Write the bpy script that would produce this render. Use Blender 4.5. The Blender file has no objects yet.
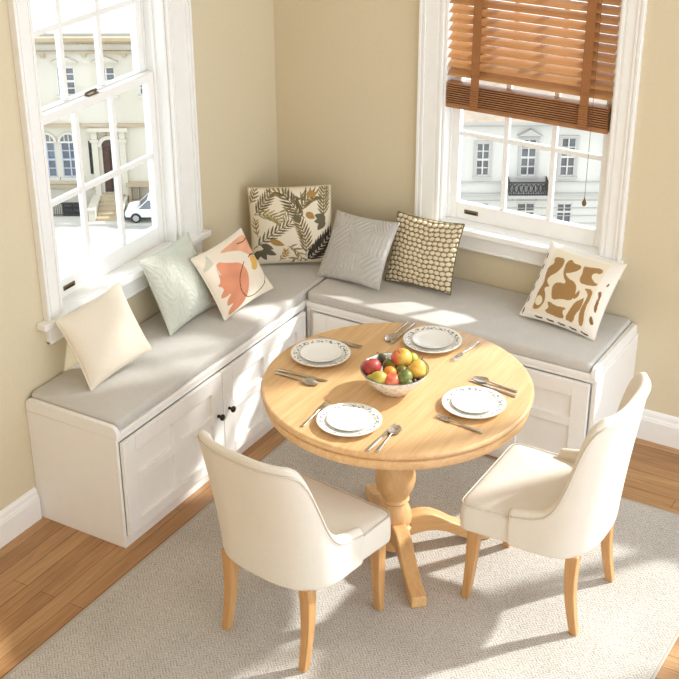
import bpy, bmesh, math, random
import numpy as np
from mathutils import Vector, Matrix
random.seed(7)
PI = math.pi
SC = bpy.context.scene
COL = SC.collection

# ------------------------------------------------------------------ helpers
class MB:
    """collects shapes into one mesh"""
    def __init__(s): s.v = []; s.f = []
    def add(s, vs, fs, M=None):
        o = len(s.v)
        for p in vs:
            p = Vector(p)
            if M is not None: p = M @ p
            s.v.append(tuple(p))
        for f in fs: s.f.append([i + o for i in f])
        return s
    def box(s, x0, x1, y0, y1, z0, z1, M=None):
        vs = [(x, y, z) for z in (z0, z1) for y in (y0, y1) for x in (x0, x1)]
        return s.add(vs, [(0, 2, 3, 1), (4, 5, 7, 6), (0, 1, 5, 4), (2, 6, 7, 3), (0, 4, 6, 2), (1, 3, 7, 5)], M)
    def lathe(s, prof, n=48, M=None):
        """prof: (r, z) from bottom to top; r = 0 closes the end"""
        vs = []; fs = []; rows = []
        for r, z in prof:
            if r < 1e-6:
                rows.append([len(vs)]); vs.append((0, 0, z))
            else:
                rows.append(list(range(len(vs), len(vs) + n)))
                for k in range(n):
                    a = 2 * PI * k / n; vs.append((r * math.cos(a), r * math.sin(a), z))
        for a, b in zip(rows, rows[1:]):
            for k in range(n):
                k2 = (k + 1) % n
                if len(a) == 1 and len(b) == 1: continue
                if len(a) == 1: fs.append((a[0], b[k2], b[k]))
                elif len(b) == 1: fs.append((a[k], a[k2], b[0]))
                else: fs.append((a[k], a[k2], b[k2], b[k]))
        if len(rows[0]) > 1: fs.append(tuple(reversed(rows[0])))
        if len(rows[-1]) > 1: fs.append(tuple(rows[-1]))
        return s.add(vs, fs, M)
    def tube(s, pts, rad, n=8, closed=False, M=None):
        """round tube through pts; rad a number or a list"""
        P = [Vector(p) for p in pts]; N = len(P)
        R = rad if isinstance(rad, (list, tuple)) else [rad] * N
        vs = []; fs = []; up = None
        for i in range(N):
            if closed: t = P[(i + 1) % N] - P[i - 1]
            else: t = P[min(i + 1, N - 1)] - P[max(i - 1, 0)]
            if t.length < 1e-9: t = Vector((0, 0, 1))
            t.normalize()
            if up is None:
                up = Vector((0, 0, 1)) if abs(t.z) < .9 else Vector((1, 0, 0))
            a = (up - t * up.dot(t)).normalized(); b = t.cross(a); up = a
            for k in range(n):
                q = 2 * PI * k / n
                vs.append(P[i] + (a * math.cos(q) + b * math.sin(q)) * R[i])
        m = N if closed else N - 1
        for i in range(m):
            j = (i + 1) % N
            for k in range(n):
                k2 = (k + 1) % n
                fs.append((i * n + k, i * n + k2, j * n + k2, j * n + k))
        if not closed:
            fs.append(tuple(reversed(range(n)))); fs.append(tuple(range((N - 1) * n, N * n)))
        return s.add(vs, fs, M)
    def prism(s, poly, w0, w1, M=None):
        """polygon in (x, z) swept along y from w0 to w1"""
        n = len(poly)
        vs = [(x, w0, z) for x, z in poly] + [(x, w1, z) for x, z in poly]
        fs = [tuple(range(n)), tuple(reversed(range(n, 2 * n)))]
        for i in range(n):
            j = (i + 1) % n; fs.append((j, i, n + i, n + j))
        return s.add(vs, fs, M)
    def loft(s, rings, closed_ring=True, caps=True, M=None):
        n = len(rings[0]); vs = [p for r in rings for p in r]; fs = []
        for i in range(len(rings) - 1):
            for k in range(n if closed_ring else n - 1):
                k2 = (k + 1) % n
                fs.append((i * n + k, i * n + k2, (i + 1) * n + k2, (i + 1) * n + k))
        if caps:
            fs.append(tuple(reversed(range(n)))); fs.append(tuple(range((len(rings) - 1) * n, len(rings) * n)))
        return s.add(vs, fs, M)

def children(o): return [c for c in bpy.data.objects if c.parent == o]

def obj(name, mb, mat, parent=None, smooth=False, bevel=0, seg=2, sub=0, loc=None, angle=40):
    me = bpy.data.meshes.new(name)
    me.from_pydata(mb.v, [], mb.f); me.update()
    bm = bmesh.new(); bm.from_mesh(me); bmesh.ops.recalc_face_normals(bm, faces=bm.faces); bm.to_mesh(me); bm.free()
    o = bpy.data.objects.new(name, me); COL.objects.link(o)
    if mat: me.materials.append(mat)
    if parent: o.parent = parent
    if loc: o.location = loc
    if bevel:
        m = o.modifiers.new('bevel', 'BEVEL'); m.width = bevel; m.segments = seg; m.limit_method = 'ANGLE'; m.angle_limit = math.radians(35)
    if sub:
        m = o.modifiers.new('sub', 'SUBSURF'); m.levels = sub; m.render_levels = sub
    if smooth or bevel:
        for p in me.polygons: p.use_smooth = True
        if not sub:
            try: me.set_sharp_from_angle(angle=math.radians(angle))
            except Exception: pass
    return o

def tag(o, label=None, cat=None, group=None, kind=None):
    if label: o['label'] = label
    if cat: o['category'] = cat
    if group: o['group'] = group
    if kind: o['kind'] = kind
    return o

def thing(name, label, cat, loc=(0, 0, 0), rz=0, group=None, kind=None):
    o = bpy.data.objects.new(name, None); COL.objects.link(o)
    o.empty_display_size = .05
    o.location = loc; o.rotation_euler = (0, 0, rz)
    return tag(o, label, cat, group, kind)

def copy_tree(o, parent=None):
    c = o.copy(); COL.objects.link(c)
    if parent: c.parent = parent
    for ch in children(o): copy_tree(ch, c)
    return c

# ------------------------------------------------------------------ materials
def newmat(name):
    m = bpy.data.materials.new(name); m.use_nodes = True
    nt = m.node_tree; b = nt.nodes['Principled BSDF']
    return m, nt, b
def N(nt, kind, **kw):
    n = nt.nodes.new(kind)
    for k, v in kw.items():
        if k in n.inputs: n.inputs[k].default_value = v
        else: setattr(n, k, v)
    return n
def ramp(nt, stops):
    r = nt.nodes.new('ShaderNodeValToRGB'); e = r.color_ramp.elements
    while len(e) < len(stops): e.new(.5)
    for el, (p, c) in zip(e, stops): el.position = p; el.color = (*c, 1)
    return r
def coords(nt, scale=(1, 1, 1), rot=(0, 0, 0), space='Object'):
    tc = nt.nodes.new('ShaderNodeTexCoord'); mp = nt.nodes.new('ShaderNodeMapping')
    mp.inputs['Scale'].default_value = scale; mp.inputs['Rotation'].default_value = rot
    nt.links.new(tc.outputs[space], mp.inputs[0]); return mp
def srgb(r, g, b):
    f = lambda c: (c / 255 / 12.92) if c / 255 <= .04045 else ((c / 255 + .055) / 1.055) ** 2.4
    return (f(r), f(g), f(b))

def plain(name, c, rough=.5, var=.04, bump=0, bscale=60, metal=0, spec=.5, sheen=0):
    m, nt, b = newmat(name); L = nt.links
    mp = coords(nt); nz = N(nt, 'ShaderNodeTexNoise', Scale=bscale * .3, Detail=4.0)
    L.new(mp.outputs[0], nz.inputs['Vector'])
    r = ramp(nt, [(.3, tuple(x * (1 - var) for x in c)), (.7, tuple(min(1, x * (1 + var)) for x in c))])
    L.new(nz.outputs[0], r.inputs[0]); L.new(r.outputs[0], b.inputs['Base Color'])
    b.inputs['Roughness'].default_value = rough; b.inputs['Metallic'].default_value = metal
    b.inputs['Specular IOR Level'].default_value = spec
    if sheen: b.inputs['Sheen Weight'].default_value = sheen
    if bump:
        n2 = N(nt, 'ShaderNodeTexNoise', Scale=bscale, Detail=3.0); L.new(mp.outputs[0], n2.inputs['Vector'])
        bp = N(nt, 'ShaderNodeBump', Strength=bump, Distance=.002); L.new(n2.outputs[0], bp.inputs['Height'])
        L.new(bp.outputs[0], b.inputs['Normal'])
    return m

def wood(name, c0, c1, axis='y', rough=.4, scale=1.0):
    """straight-grained wood, grain along one axis"""
    m, nt, b = newmat(name); L = nt.links
    sc = {'x': (1.2, 22, 22), 'y': (22, 1.2, 22), 'z': (22, 22, 1.2)}[axis]
    mp = coords(nt, tuple(s * scale for s in sc))
    nz = N(nt, 'ShaderNodeTexNoise', Scale=1.6, Detail=6.0, Roughness=.62, Distortion=.6); L.new(mp.outputs[0], nz.inputs['Vector'])
    n2 = N(nt, 'ShaderNodeTexNoise', Scale=7.0, Detail=3.0); L.new(mp.outputs[0], n2.inputs['Vector'])
    mx = N(nt, 'ShaderNodeMix', data_type='FLOAT'); mx.inputs[0].default_value = .35
    L.new(nz.outputs[0], mx.inputs[2]); L.new(n2.outputs[0], mx.inputs[3])
    r = ramp(nt, [(.34, c0), (.68, c1)]); L.new(mx.outputs[0], r.inputs[0]); L.new(r.outputs[0], b.inputs['Base Color'])
    b.inputs['Roughness'].default_value = rough
    bp = N(nt, 'ShaderNodeBump', Strength=.12, Distance=.001); L.new(mx.outputs[0], bp.inputs['Height']); L.new(bp.outputs[0], b.inputs['Normal'])
    return m

def floor_mat():
    m, nt, b = newmat('oak_floor'); L = nt.links
    tc = nt.nodes.new('ShaderNodeTexCoord')
    sp = nt.nodes.new('ShaderNodeSeparateXYZ'); L.new(tc.outputs['Object'], sp.inputs[0])
    cmp = N(nt, 'ShaderNodeMath', operation='GREATER_THAN'); L.new(sp.outputs[0], cmp.inputs[0]); cmp.inputs[1].default_value = 1.2
    # boards run along y on the left side and along x on the right side
    cA = nt.nodes.new('ShaderNodeCombineXYZ'); L.new(sp.outputs[1], cA.inputs[0]); L.new(sp.outputs[0], cA.inputs[1])
    cB = nt.nodes.new('ShaderNodeCombineXYZ'); L.new(sp.outputs[0], cB.inputs[0]); L.new(sp.outputs[1], cB.inputs[1])
    mv = N(nt, 'ShaderNodeMix', data_type='VECTOR'); L.new(cmp.outputs[0], mv.inputs[0]); L.new(cA.outputs[0], mv.inputs[4]); L.new(cB.outputs[0], mv.inputs[5])
    br = N(nt, 'ShaderNodeTexBrick', offset=.37, squash=1.0)
    br.inputs['Scale'].default_value = 1; br.inputs['Brick Width'].default_value = 1.1; br.inputs['Row Height'].default_value = .068
    br.inputs['Mortar Size'].default_value = .0011; br.inputs['Mortar Smooth'].default_value = .1; br.inputs['Bias'].default_value = 0
    br.inputs['Color1'].default_value = (*srgb(190, 150, 106), 1); br.inputs['Color2'].default_value = (*srgb(165, 123, 82), 1)
    br.inputs['Mortar'].default_value = (*srgb(84, 54, 30), 1)
    L.new(mv.outputs[1], br.inputs['Vector'])
    mp = N(nt, 'ShaderNodeMapping'); mp.inputs['Scale'].default_value = (2.2, 30, 1); L.new(mv.outputs[1], mp.inputs[0])
    nz = N(nt, 'ShaderNodeTexNoise', Scale=2.0, Detail=6.0, Roughness=.6, Distortion=.5); L.new(mp.outputs[0], nz.inputs['Vector'])
    r = ramp(nt, [(.3, (.72, .68, .62)), (.7, (1.1, 1.08, 1.05))]); L.new(nz.outputs[0], r.inputs[0])
    mu = N(nt, 'ShaderNodeMix', data_type='RGBA', blend_type='MULTIPLY'); mu.inputs[0].default_value = 1
    L.new(br.outputs[0], mu.inputs[6]); L.new(r.outputs[0], mu.inputs[7]); L.new(mu.outputs[2], b.inputs['Base Color'])
    b.inputs['Roughness'].default_value = .42
    bp = N(nt, 'ShaderNodeBump', Strength=.3, Distance=.001, invert=True); L.new(br.outputs[1], bp.inputs['Height']); L.new(bp.outputs[0], b.inputs['Normal'])
    return m

def rug_mat():
    m, nt, b = newmat('woven_rug'); L = nt.links
    mp = coords(nt)
    # carved basket of little diagonal bars
    ck = N(nt, 'ShaderNodeTexChecker', Scale=34.0); 
    mr = N(nt, 'ShaderNodeMapping'); mr.inputs['Rotation'].default_value = (0, 0, PI / 4); L.new(mp.outputs[0], mr.inputs[0]); L.new(mr.outputs[0], ck.inputs['Vector'])
    wa = N(nt, 'ShaderNodeTexWave', wave_type='BANDS', bands_direction='X', Scale=30.0, Distortion=2.0, Detail=2.0); wa.inputs['Detail Scale'].default_value = 3
    wb = N(nt, 'ShaderNodeTexWave', wave_type='BANDS', bands_direction='Y', Scale=30.0, Distortion=2.0, Detail=2.0); wb.inputs['Detail Scale'].default_value = 3
    L.new(mr.outputs[0], wa.inputs['Vector']); L.new(mr.outputs[0], wb.inputs['Vector'])
    h = N(nt, 'ShaderNodeMix', data_type='FLOAT'); L.new(ck.outputs[1], h.inputs[0]); L.new(wa.outputs[1], h.inputs[2]); L.new(wb.outputs[1], h.inputs[3])
    nz = N(nt, 'ShaderNodeTexNoise', Scale=170.0, Detail=4.0, Roughness=.7); L.new(mp.outputs[0], nz.inputs['Vector'])
    big = N(nt, 'ShaderNodeTexNoise', Scale=3.0, Detail=3.0); L.new(mp.outputs[0], big.inputs['Vector'])
    a = N(nt, 'ShaderNodeMath', operation='MULTIPLY'); L.new(h.outputs[0], a.inputs[0]); a.inputs[1].default_value = .30
    s = N(nt, 'ShaderNodeMath', operation='ADD'); L.new(a.outputs[0], s.inputs[0]); L.new(nz.outputs[0], s.inputs[1])
    r = ramp(nt, [(.32, srgb(132, 125, 116)), (.56, srgb(182, 176, 168)), (.92, srgb(210, 205, 198))]); L.new(s.outputs[0], r.inputs[0])
    r2 = ramp(nt, [(.35, (.92, .92, .92)), (.65, (1.05, 1.05, 1.05))]); L.new(big.outputs[0], r2.inputs[0])
    mu = N(nt, 'ShaderNodeMix', data_type='RGBA', blend_type='MULTIPLY'); mu.inputs[0].default_value = 1
    L.new(r.outputs[0], mu.inputs[6]); L.new(r2.outputs[0], mu.inputs[7]); L.new(mu.outputs[2], b.inputs['Base Color'])
    b.inputs['Roughness'].default_value = .9; b.inputs['Specular IOR Level'].default_value = .15
    bp = N(nt, 'ShaderNodeBump', Strength=.6, Distance=.004); L.new(s.outputs[0], bp.inputs['Height']); L.new(bp.outputs[0], b.inputs['Normal'])
    return m

def fabric(name, c, var=.06, fine=500, rough=.9, bump=.35, big=0):
    """plain weave: crossed fine bands with noise"""
    m, nt, b = newmat(name); L = nt.links
    mp = coords(nt)
    nz = N(nt, 'ShaderNodeTexNoise', Scale=fine * .5, Detail=2.0); L.new(mp.outputs[0], nz.inputs['Vector'])
    n2 = N(nt, 'ShaderNodeTexNoise', Scale=14.0, Detail=5.0, Roughness=.65); L.new(mp.outputs[0], n2.inputs['Vector'])
    mx = N(nt, 'ShaderNodeMix', data_type='FLOAT'); mx.inputs[0].default_value = .4; L.new(nz.outputs[0], mx.inputs[2]); L.new(n2.outputs[0], mx.inputs[3])
    r = ramp(nt, [(.35, tuple(x * (1 - var) for x in c)), (.65, tuple(min(1, x * (1 + var)) for x in c))])
    L.new(mx.outputs[0], r.inputs[0]); L.new(r.outputs[0], b.inputs['Base Color'])
    b.inputs['Roughness'].default_value = rough; b.inputs['Specular IOR Level'].default_value = .2
    b.inputs['Sheen Weight'].default_value = .1
    bp = N(nt, 'ShaderNodeBump', Strength=bump, Distance=.001); L.new(nz.outputs[0], bp.inputs['Height']); L.new(bp.outputs[0], b.inputs['Normal'])
    return m

def painted(name, rough=.85, attr='pattern'):
    """printed cloth: colour comes from the mesh's own colour pattern"""
    m, nt, b = newmat(name); L = nt.links
    a = N(nt, 'ShaderNodeAttribute', attribute_name=attr)
    L.new(a.outputs['Color'], b.inputs['Base Color'])
    b.inputs['Roughness'].default_value = rough; b.inputs['Specular IOR Level'].default_value = .2
    mp = coords(nt); nz = N(nt, 'ShaderNodeTexNoise', Scale=260.0, Detail=2.0); L.new(mp.outputs[0], nz.inputs['Vector'])
    bp = N(nt, 'ShaderNodeBump', Strength=.3, Distance=.001); L.new(nz.outputs[0], bp.inputs['Height']); L.new(bp.outputs[0], b.inputs['Normal'])
    return m

def glass_mat():
    m = bpy.data.materials.new('window_glass'); m.use_nodes = True; nt = m.node_tree; nt.nodes.clear()
    out = nt.nodes.new('ShaderNodeOutputMaterial'); t = N(nt, 'ShaderNodeBsdfTransparent'); t.inputs[0].default_value = (.97, .985, .98, 1)
    g = N(nt, 'ShaderNodeBsdfGlossy', Roughness=.02); lw = N(nt, 'ShaderNodeLayerWeight', Blend=.5); pw = N(nt, 'ShaderNodeMath', operation='POWER'); pw.inputs[1].default_value = 4.0
    nt.links.new(lw.outputs['Facing'], pw.inputs[0]); fr = N(nt, 'ShaderNodeMath', operation='MULTIPLY_ADD'); nt.links.new(pw.outputs[0], fr.inputs[0]); fr.inputs[1].default_value = .35; fr.inputs[2].default_value = .02
    mx = nt.nodes.new('ShaderNodeMixShader')
    nt.links.new(fr.outputs[0], mx.inputs[0]); nt.links.new(t.outputs[0], mx.inputs[1]); nt.links.new(g.outputs[0], mx.inputs[2])
    nt.links.new(mx.outputs[0], out.inputs[0]); return m

def blind_mat(name, c0, c1, axis='x'):
    return wood(name, c0, c1, axis, rough=.38)

M_WALL = plain('wall_paint', srgb(214, 202, 174), rough=.75, var=.015, bump=.12, bscale=220, spec=.25)
M_CEIL = plain('ceiling_paint', srgb(238, 234, 224), rough=.8, var=.01)
M_WHITE = plain('white_gloss_paint', srgb(240, 240, 238), rough=.38, var=.012)
M_BENCH = plain('white_cabinet_paint', srgb(240, 239, 236), rough=.42, var=.012)
M_FLOOR = floor_mat(); M_RUG = rug_mat()
M_RUGHEM = fabric('rug_hem', srgb(176, 167, 154), bump=.5)
M_CUSH = fabric('grey_linen', srgb(201, 198, 193), var=.07)
M_OAK = wood('oak_table_top', srgb(200, 157, 108), srgb(224, 187, 138), 'y', rough=.38)
M_OAKV = wood('oak_turned', srgb(200, 156, 104), srgb(224, 184, 130), 'z', rough=.42)
M_OAKX = wood('oak_leg', srgb(198, 154, 102), srgb(222, 182, 128), 'x', rough=.42)
M_CHAIRLEG = wood('chair_leg_oak', srgb(184, 136, 84), srgb(210, 164, 110), 'z', rough=.42)
M_UPH = fabric('cream_upholstery', srgb(225, 219, 207), var=.025, fine=350, bump=.15, rough=.7)
M_PIPE = fabric('cream_piping', srgb(212, 205, 192), var=.03, bump=.15, rough=.7)
M_PORC = plain('white_porcelain', srgb(238, 237, 233), rough=.15, var=.01)
M_STEEL = plain('brushed_steel', (.62, .58, .53), rough=.26, var=.03, metal=1)
M_BLACK = plain('black_metal', (.012, .012, .012), rough=.35, metal=.4)
M_BRASS = plain('aged_brass', srgb(120, 100, 72), rough=.35, metal=.8)
M_GLASS = glass_mat()
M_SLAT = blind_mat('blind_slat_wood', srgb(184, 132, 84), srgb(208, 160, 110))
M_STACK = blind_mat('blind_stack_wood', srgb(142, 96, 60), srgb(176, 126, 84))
M_TAPE = fabric('blind_tape', srgb(156, 106, 66), var=.12, fine=700)
M_CORD = plain('blind_cord_brown', srgb(120, 84, 52), rough=.8)

# ------------------------------------------------------------------ setting
H_CEIL = 3.5
RX, RY = 4.3, -6.3            # far ends of the room
W1 = dict(u0=-1.580, u1=-.802, z0=.827, z1=2.225)       # left window opening (u = y)
W2 = dict(u0=.868, u1=1.641, z0=.827, z1=2.33)         # back window opening (u = x)
W3 = dict(u0=2.13, u1=3.75, z0=.75, z1=2.85)            # unseen opening, added on the back wall to let sun in

def wall(name, span, holes, z1, MX, wi=.10, th=.14, wide=.13):
    """wall in (u, w, z): inner face at w = 0; the outer leaf opens wider behind the sash boxes"""
    mb = MB()
    for w0, w1, e in ((0, wi, 0), (wi, th, wide)):
        u = span[0]
        for h in holes:
            e_ = e if h is not W3 else 0
            mb.box(u, h['u0'] - e_, w0, w1, 0, z1, MX)
            mb.box(h['u0'] - e_, h['u1'] + e_, w0, w1, 0, h['z0'] - .027, MX); mb.box(h['u0'] - e_, h['u1'] + e_, w0, w1, h['z1'], z1, MX)
            u = h['u1'] + e_
        mb.box(u, span[1], w0, w1, 0, z1, MX)
    o = obj(name, mb, M_WALL); o['kind'] = 'structure'; return o
ML = Matrix(((0, -1, 0, 0), (1, 0, 0, 0), (0, 0, 1, 0), (0, 0, 0, 1)))     # u -> +y, w -> -x
MBk = Matrix.Identity(4)                                                  # u -> +x, w -> +y
wall('wall_left', (RY, 0), [W1], H_CEIL, ML)
wall('wall_back', (-.2, RX), [W2, W3], H_CEIL, MBk)
tag(obj('wall_front', MB().box(-.14, RX, RY - .14, RY, 0, H_CEIL), M_WALL), kind='structure')
tag(obj('floor', MB().box(-.2, RX, RY, .2, -.1, 0), M_FLOOR), kind='structure')
tag(obj('ceiling', MB().box(-.2, RX, RY, .2, H_CEIL, H_CEIL + .1), M_CEIL), kind='structure')

def baseboard(name, MX, u0, u1):
    prof = [(0, 0), (-.021, 0), (-.021, .098), (-.018, .104), (-.018, .108), (-.013, .116), (-.011, .132), (-.006, .140), (0, .144)]
    mb = MB(); n = len(prof)
    vs = [(u0, w, z) for w, z in prof] + [(u1, w, z) for w, z in prof]
    fs = [tuple(range(n)), tuple(reversed(range(n, 2 * n)))] + [((i + 1) % n, i, n + i, n + (i + 1) % n) for i in range(n)]
    mb.add(vs, fs, MX)
    tag(obj(name, mb, M_WHITE), kind='structure')
baseboard('baseboard_left', ML, RY, -1.834)
baseboard('baseboard_back', MBk, 1.850, RX)

def make_window(name, W, MX, cl, cr, stool, lower_only_casing=False, casing=True):
    """sash window in a wall: frame, casing, stool, apron and two sashes"""
    root = thing(name, None, None, kind='structure')
    u0, u1, z0, z1 = W['u0'], W['u1'], W['z0'], W['z1']
    # jambs and outer frame
    f = MB(); t = .012
    zj = 1.545
    for a, b in ((u0, u0 + t), (u1 - t, u1)): f.box(a, b, 0, .098, z0, zj, MX); f.box(a, b, 0, .140, zj, z1, MX)
    f.box(u0 + t, u1 - t, 0, .14, z1 - t, z1, MX)
    # inner stop and parting bead
    for a, b in ((u0 + t, u0 + t + .010), (u1 - t - .010, u1 - t)):
        f.box(a, b, .050, .0595, z0 + .0005, z1 - t, MX); f.box(a, b, .0965, .101, 1.59, z1 - t, MX)
    obj('window_frame', f, M_WHITE, root, bevel=.0015)
    # casing with a moulded outer edge
    if casing:
        for side, (a, b) in (('l', (u0 - cl, u0)), ('r', (u1, u1 + cr))):
            c = MB(); s = 1 if side == 'l' else -1
            o_ = a if side == 'l' else b; i_ = b if side == 'l' else a; w = abs(b - a)
            def bx(p, q, d): 
                x0, x1 = sorted((o_ + s * p, o_ + s * q)); c.box(x0, x1, -d, 0, z0, z1 + .1, MX)
            bx(0, .012, .030); bx(.012, .020, .024); bx(.020, .030, .027); bx(.030, w - .022, .020); bx(w - .022, w - .014, .017); bx(w - .014, w, .020)
            obj('casing', c, M_WHITE, root, bevel=.002)
        c = MB(); c.box(u0 - cl, u1 + cr, -.024, 0, z1, z1 + .13, MX); c.box(u0 - cl - .02, u1 + cr + .02, -.04, 0, z1 + .13, z1 + .16, MX)
        obj('head_casing', c, M_WHITE, root, bevel=.002)
    s0, s1, ex = stool
    st = MB(); st.box(u0, u1, 0, .15, z0 - .026, z0, MX); st.box(s0, s1, -ex, .0, z0 - .026, z0, MX)
    obj('window_stool', st, M_WHITE, root, bevel=.004, seg=3)
    ap = MB(); a0, a1 = u0 - cl + .002, u1 + cr - .002
    ap.box(a0, a1, -.020, 0, .722, z0 - .026, MX); ap.box(a0, a1, -.026, 0, z0 - .044, z0 - .026, MX); ap.box(a0, a1, -.024, 0, .722, .732, MX)
    obj('apron', ap, M_WHITE, root, bevel=.002)
    def sash(za, zb, w0, bot, top, lower):
        t_ = .036; a, b = u0 + t + .001, u1 - t - .001; st_ = .043
        m = MB()
        m.box(a, a + st_, w0, w0 + t_, za, zb, MX); m.box(b - st_, b, w0, w0 + t_, za, zb, MX)
        m.box(a + st_, b - st_, w0, w0 + t_, za, za + bot, MX); m.box(a + st_, b - st_, w0, w0 + t_, zb - top, zb, MX)
        ga, gb, gz0, gz1 = a + st_, b - st_, za + bot, zb - top
        cs_ = [ga + (gb - ga) * k / 3 for k in (0, 1, 2, 3)]
        for c in cs_[1:3]: m.box(c - .011, c + .011, w0 + .006, w0 + t_ - .006, gz0, gz1, MX)
        c = (gz0 + gz1) / 2
        for k in range(3):
            m.box(cs_[k] + (.011 if k else 0), cs_[k + 1] - (.011 if k < 2 else 0), w0 + .007, w0 + t_ - .007, c - .011, c + .011, MX)
        so = obj('sash', m, M_WHITE, root, bevel=.003)
        g = MB(); g.box(ga - .004, gb + .004, w0 + .016, w0 + .019, gz0 - .004, gz1 + .004, MX)
        obj('glass_pane', g, M_GLASS, so)
        return so
    zm = 1.585
    lo = sash(z0, zm, .060, .078, .036, True)
    up = sash(zm - .034, z1 - t - .001, .101, .036, .045, False)
    # recessed brass lift on the bottom rail and a fitch catch on the meeting rail
    lu = u0 + .13
    li = MB(); li.box(lu - .034, lu + .034, .056, .061, z0 + .030, z0 + .050, MX); 
    obj('sash_lift', li, M_BRASS, lo, bevel=.002)
    li2 = MB(); li2.box(lu - .026, lu + .026, .0545, .057, z0 + .034, z0 + .041, MX)
    obj('finger_slot', li2, M_BLACK, lo)
    cu = (u0 + u1) / 2
    ca = MB(); ca.box(cu - .03, cu + .03, .068, .09, zm, zm + .006, MX)
    ca.tube([(cu - .03, .085, zm + .010), (cu - .005, .075, zm + .017), (cu + .03, .080, zm + .012), (cu + .036, .09, zm + .010)], .005, 8, M=MX)
    obj('sash_catch', ca, M_BRASS, lo, smooth=True)
    return root
make_window('window_1', W1, ML, .096, .145, (-1.718, -.615, .045))
make_window('window_2', W2, MBk, .112, .094, (.705, 1.745, .055))
# tall unseen window, added so sun reaches the table and right chair
w3 = thing('added_sun_window', None, None, kind='structure')
f = MB(); u0, u1, z0, z1 = W3['u0'], W3['u1'], W3['z0'], W3['z1']
f.box(u0, u0 + .05, .02, .16, z0, z1); f.box(u1 - .05, u1, .02, .16, z0, z1); f.box(u0, u1, .02, .16, z0, z0 + .05); f.box(u0, u1, .02, .16, z1 - .05, z1)
f.box((u0 + u1) / 2 - .03, (u0 + u1) / 2 + .03, .06, .12, z0, z1)
obj('window_frame', f, M_WHITE, w3, bevel=.003)
c = MB(); c.box(u0 - .08, u0, -.022, 0, z0 - .1, z1 + .1); c.box(u1, u1 + .1, -.022, 0, z0 - .1, z1 + .1); c.box(u0, u1, -.022, 0, z1, z1 + .1); c.box(u0, u1, -.022, 0, z0 - .1, z0)
obj('casing', c, M_WHITE, w3, bevel=.003)
obj('glass_pane', MB().box(u0 + .04, u1 - .04, .085, .088, z0 + .04, z1 - .04), M_GLASS, w3)

# ------------------------------------------------------------------ rug
rug = thing('area_rug', 'large grey-beige woven rug with a carved texture under the dining table', 'rug', (1.52, -1.85, 0))
rx, ry = .965, 1.335
mb = MB(); mb.box(-rx + .012, rx - .012, -ry + .012, ry - .012, 0.0005, .010); obj('rug_pile', mb, M_RUG, rug, bevel=.003)
mb = MB()
for a in ((-rx, -rx + .013, -ry, ry), (rx - .013, rx, -ry, ry), (-rx + .013, rx - .013, -ry, -ry + .013), (-rx + .013, rx - .013, ry - .013, ry)):
    mb.box(*a, .0005, .009)
obj('rug_binding', mb, M_RUGHEM, rug, bevel=.003)

# ------------------------------------------------------------------ storage benches
BH, BT = .500, .522
def panel_door(parent, MX, u0, u1, z0, z1, knob_u=None, w0=0.0, th=.018, mull=.04):
    """front-facing door in (u, w, z), w towards the room; four sunk panels"""
    st, top, bot = .072, .068, .052
    m = MB()
    m.box(u0, u1, w0, w0 + .004, z0, z1, MX)
    m.box(u0, u0 + st, w0, w0 + th, z0, z1, MX); m.box(u1 - st, u1, w0, w0 + th, z0, z1, MX)
    m.box(u0 + st, u1 - st, w0, w0 + th, z0, z0 + bot, MX); m.box(u0 + st, u1 - st, w0, w0 + th, z1 - top, z1, MX)
    c = (u0 + u1) / 2; m.box(c - mull / 2, c + mull / 2, w0, w0 + th, z0 + bot, z1 - top, MX)
    zc = .286; m.box(u0 + st, c - mull / 2, w0, w0 + th - .0005, zc - .020, zc + .020, MX); m.box(c + mull / 2, u1 - st, w0, w0 + th - .0005, zc - .020, zc + .020, MX)
    d = obj('door', m, M_BENCH, parent, bevel=.0025)
    if knob_u is not None:
        k = MB(); prof = [(.0, 0), (.007, 0), (.006, .010), (.0065, .014), (.013, .018), (.0145, .023), (.012, .028), (.0, .030)]
        R = Matrix(((1, 0, 0, 0), (0, 0, 1, 0), (0, -1, 0, 0), (0, 0, 0, 1)))   # z -> w
        k.lathe(prof, 20, MX @ Matrix.Translation((knob_u, w0 + th, .290)) @ R)
        obj('knob', k, M_BLACK, d, smooth=True, angle=60)
    return d

def end_rim(MX, u0, u1, w0, w1):
    """low side board of the seat with rounded ends, in (u, w, z)"""
    prof = []; r = .032; zt = .552
    for k in range(7): a = PI / 2 * k / 6; prof.append((w1 - r + r * math.sin(a), zt - r + r * math.cos(a)))
    prof = [(w0, BH), (w0, zt - .02)] + [(w0 + .006, zt - .006), (w0 + .02, zt)] + prof + [(w1, BH)]
    n = len(prof); mb = MB()
    vs = [(u0, w, z) for w, z in prof] + [(u1, w, z) for w, z in prof]
    fs = [tuple(range(n)), tuple(reversed(range(n, 2 * n)))] + [((i + 1) % n, i, n + i, n + (i + 1) % n) for i in range(n)]
    return mb.add(vs, fs, MX)

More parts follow.
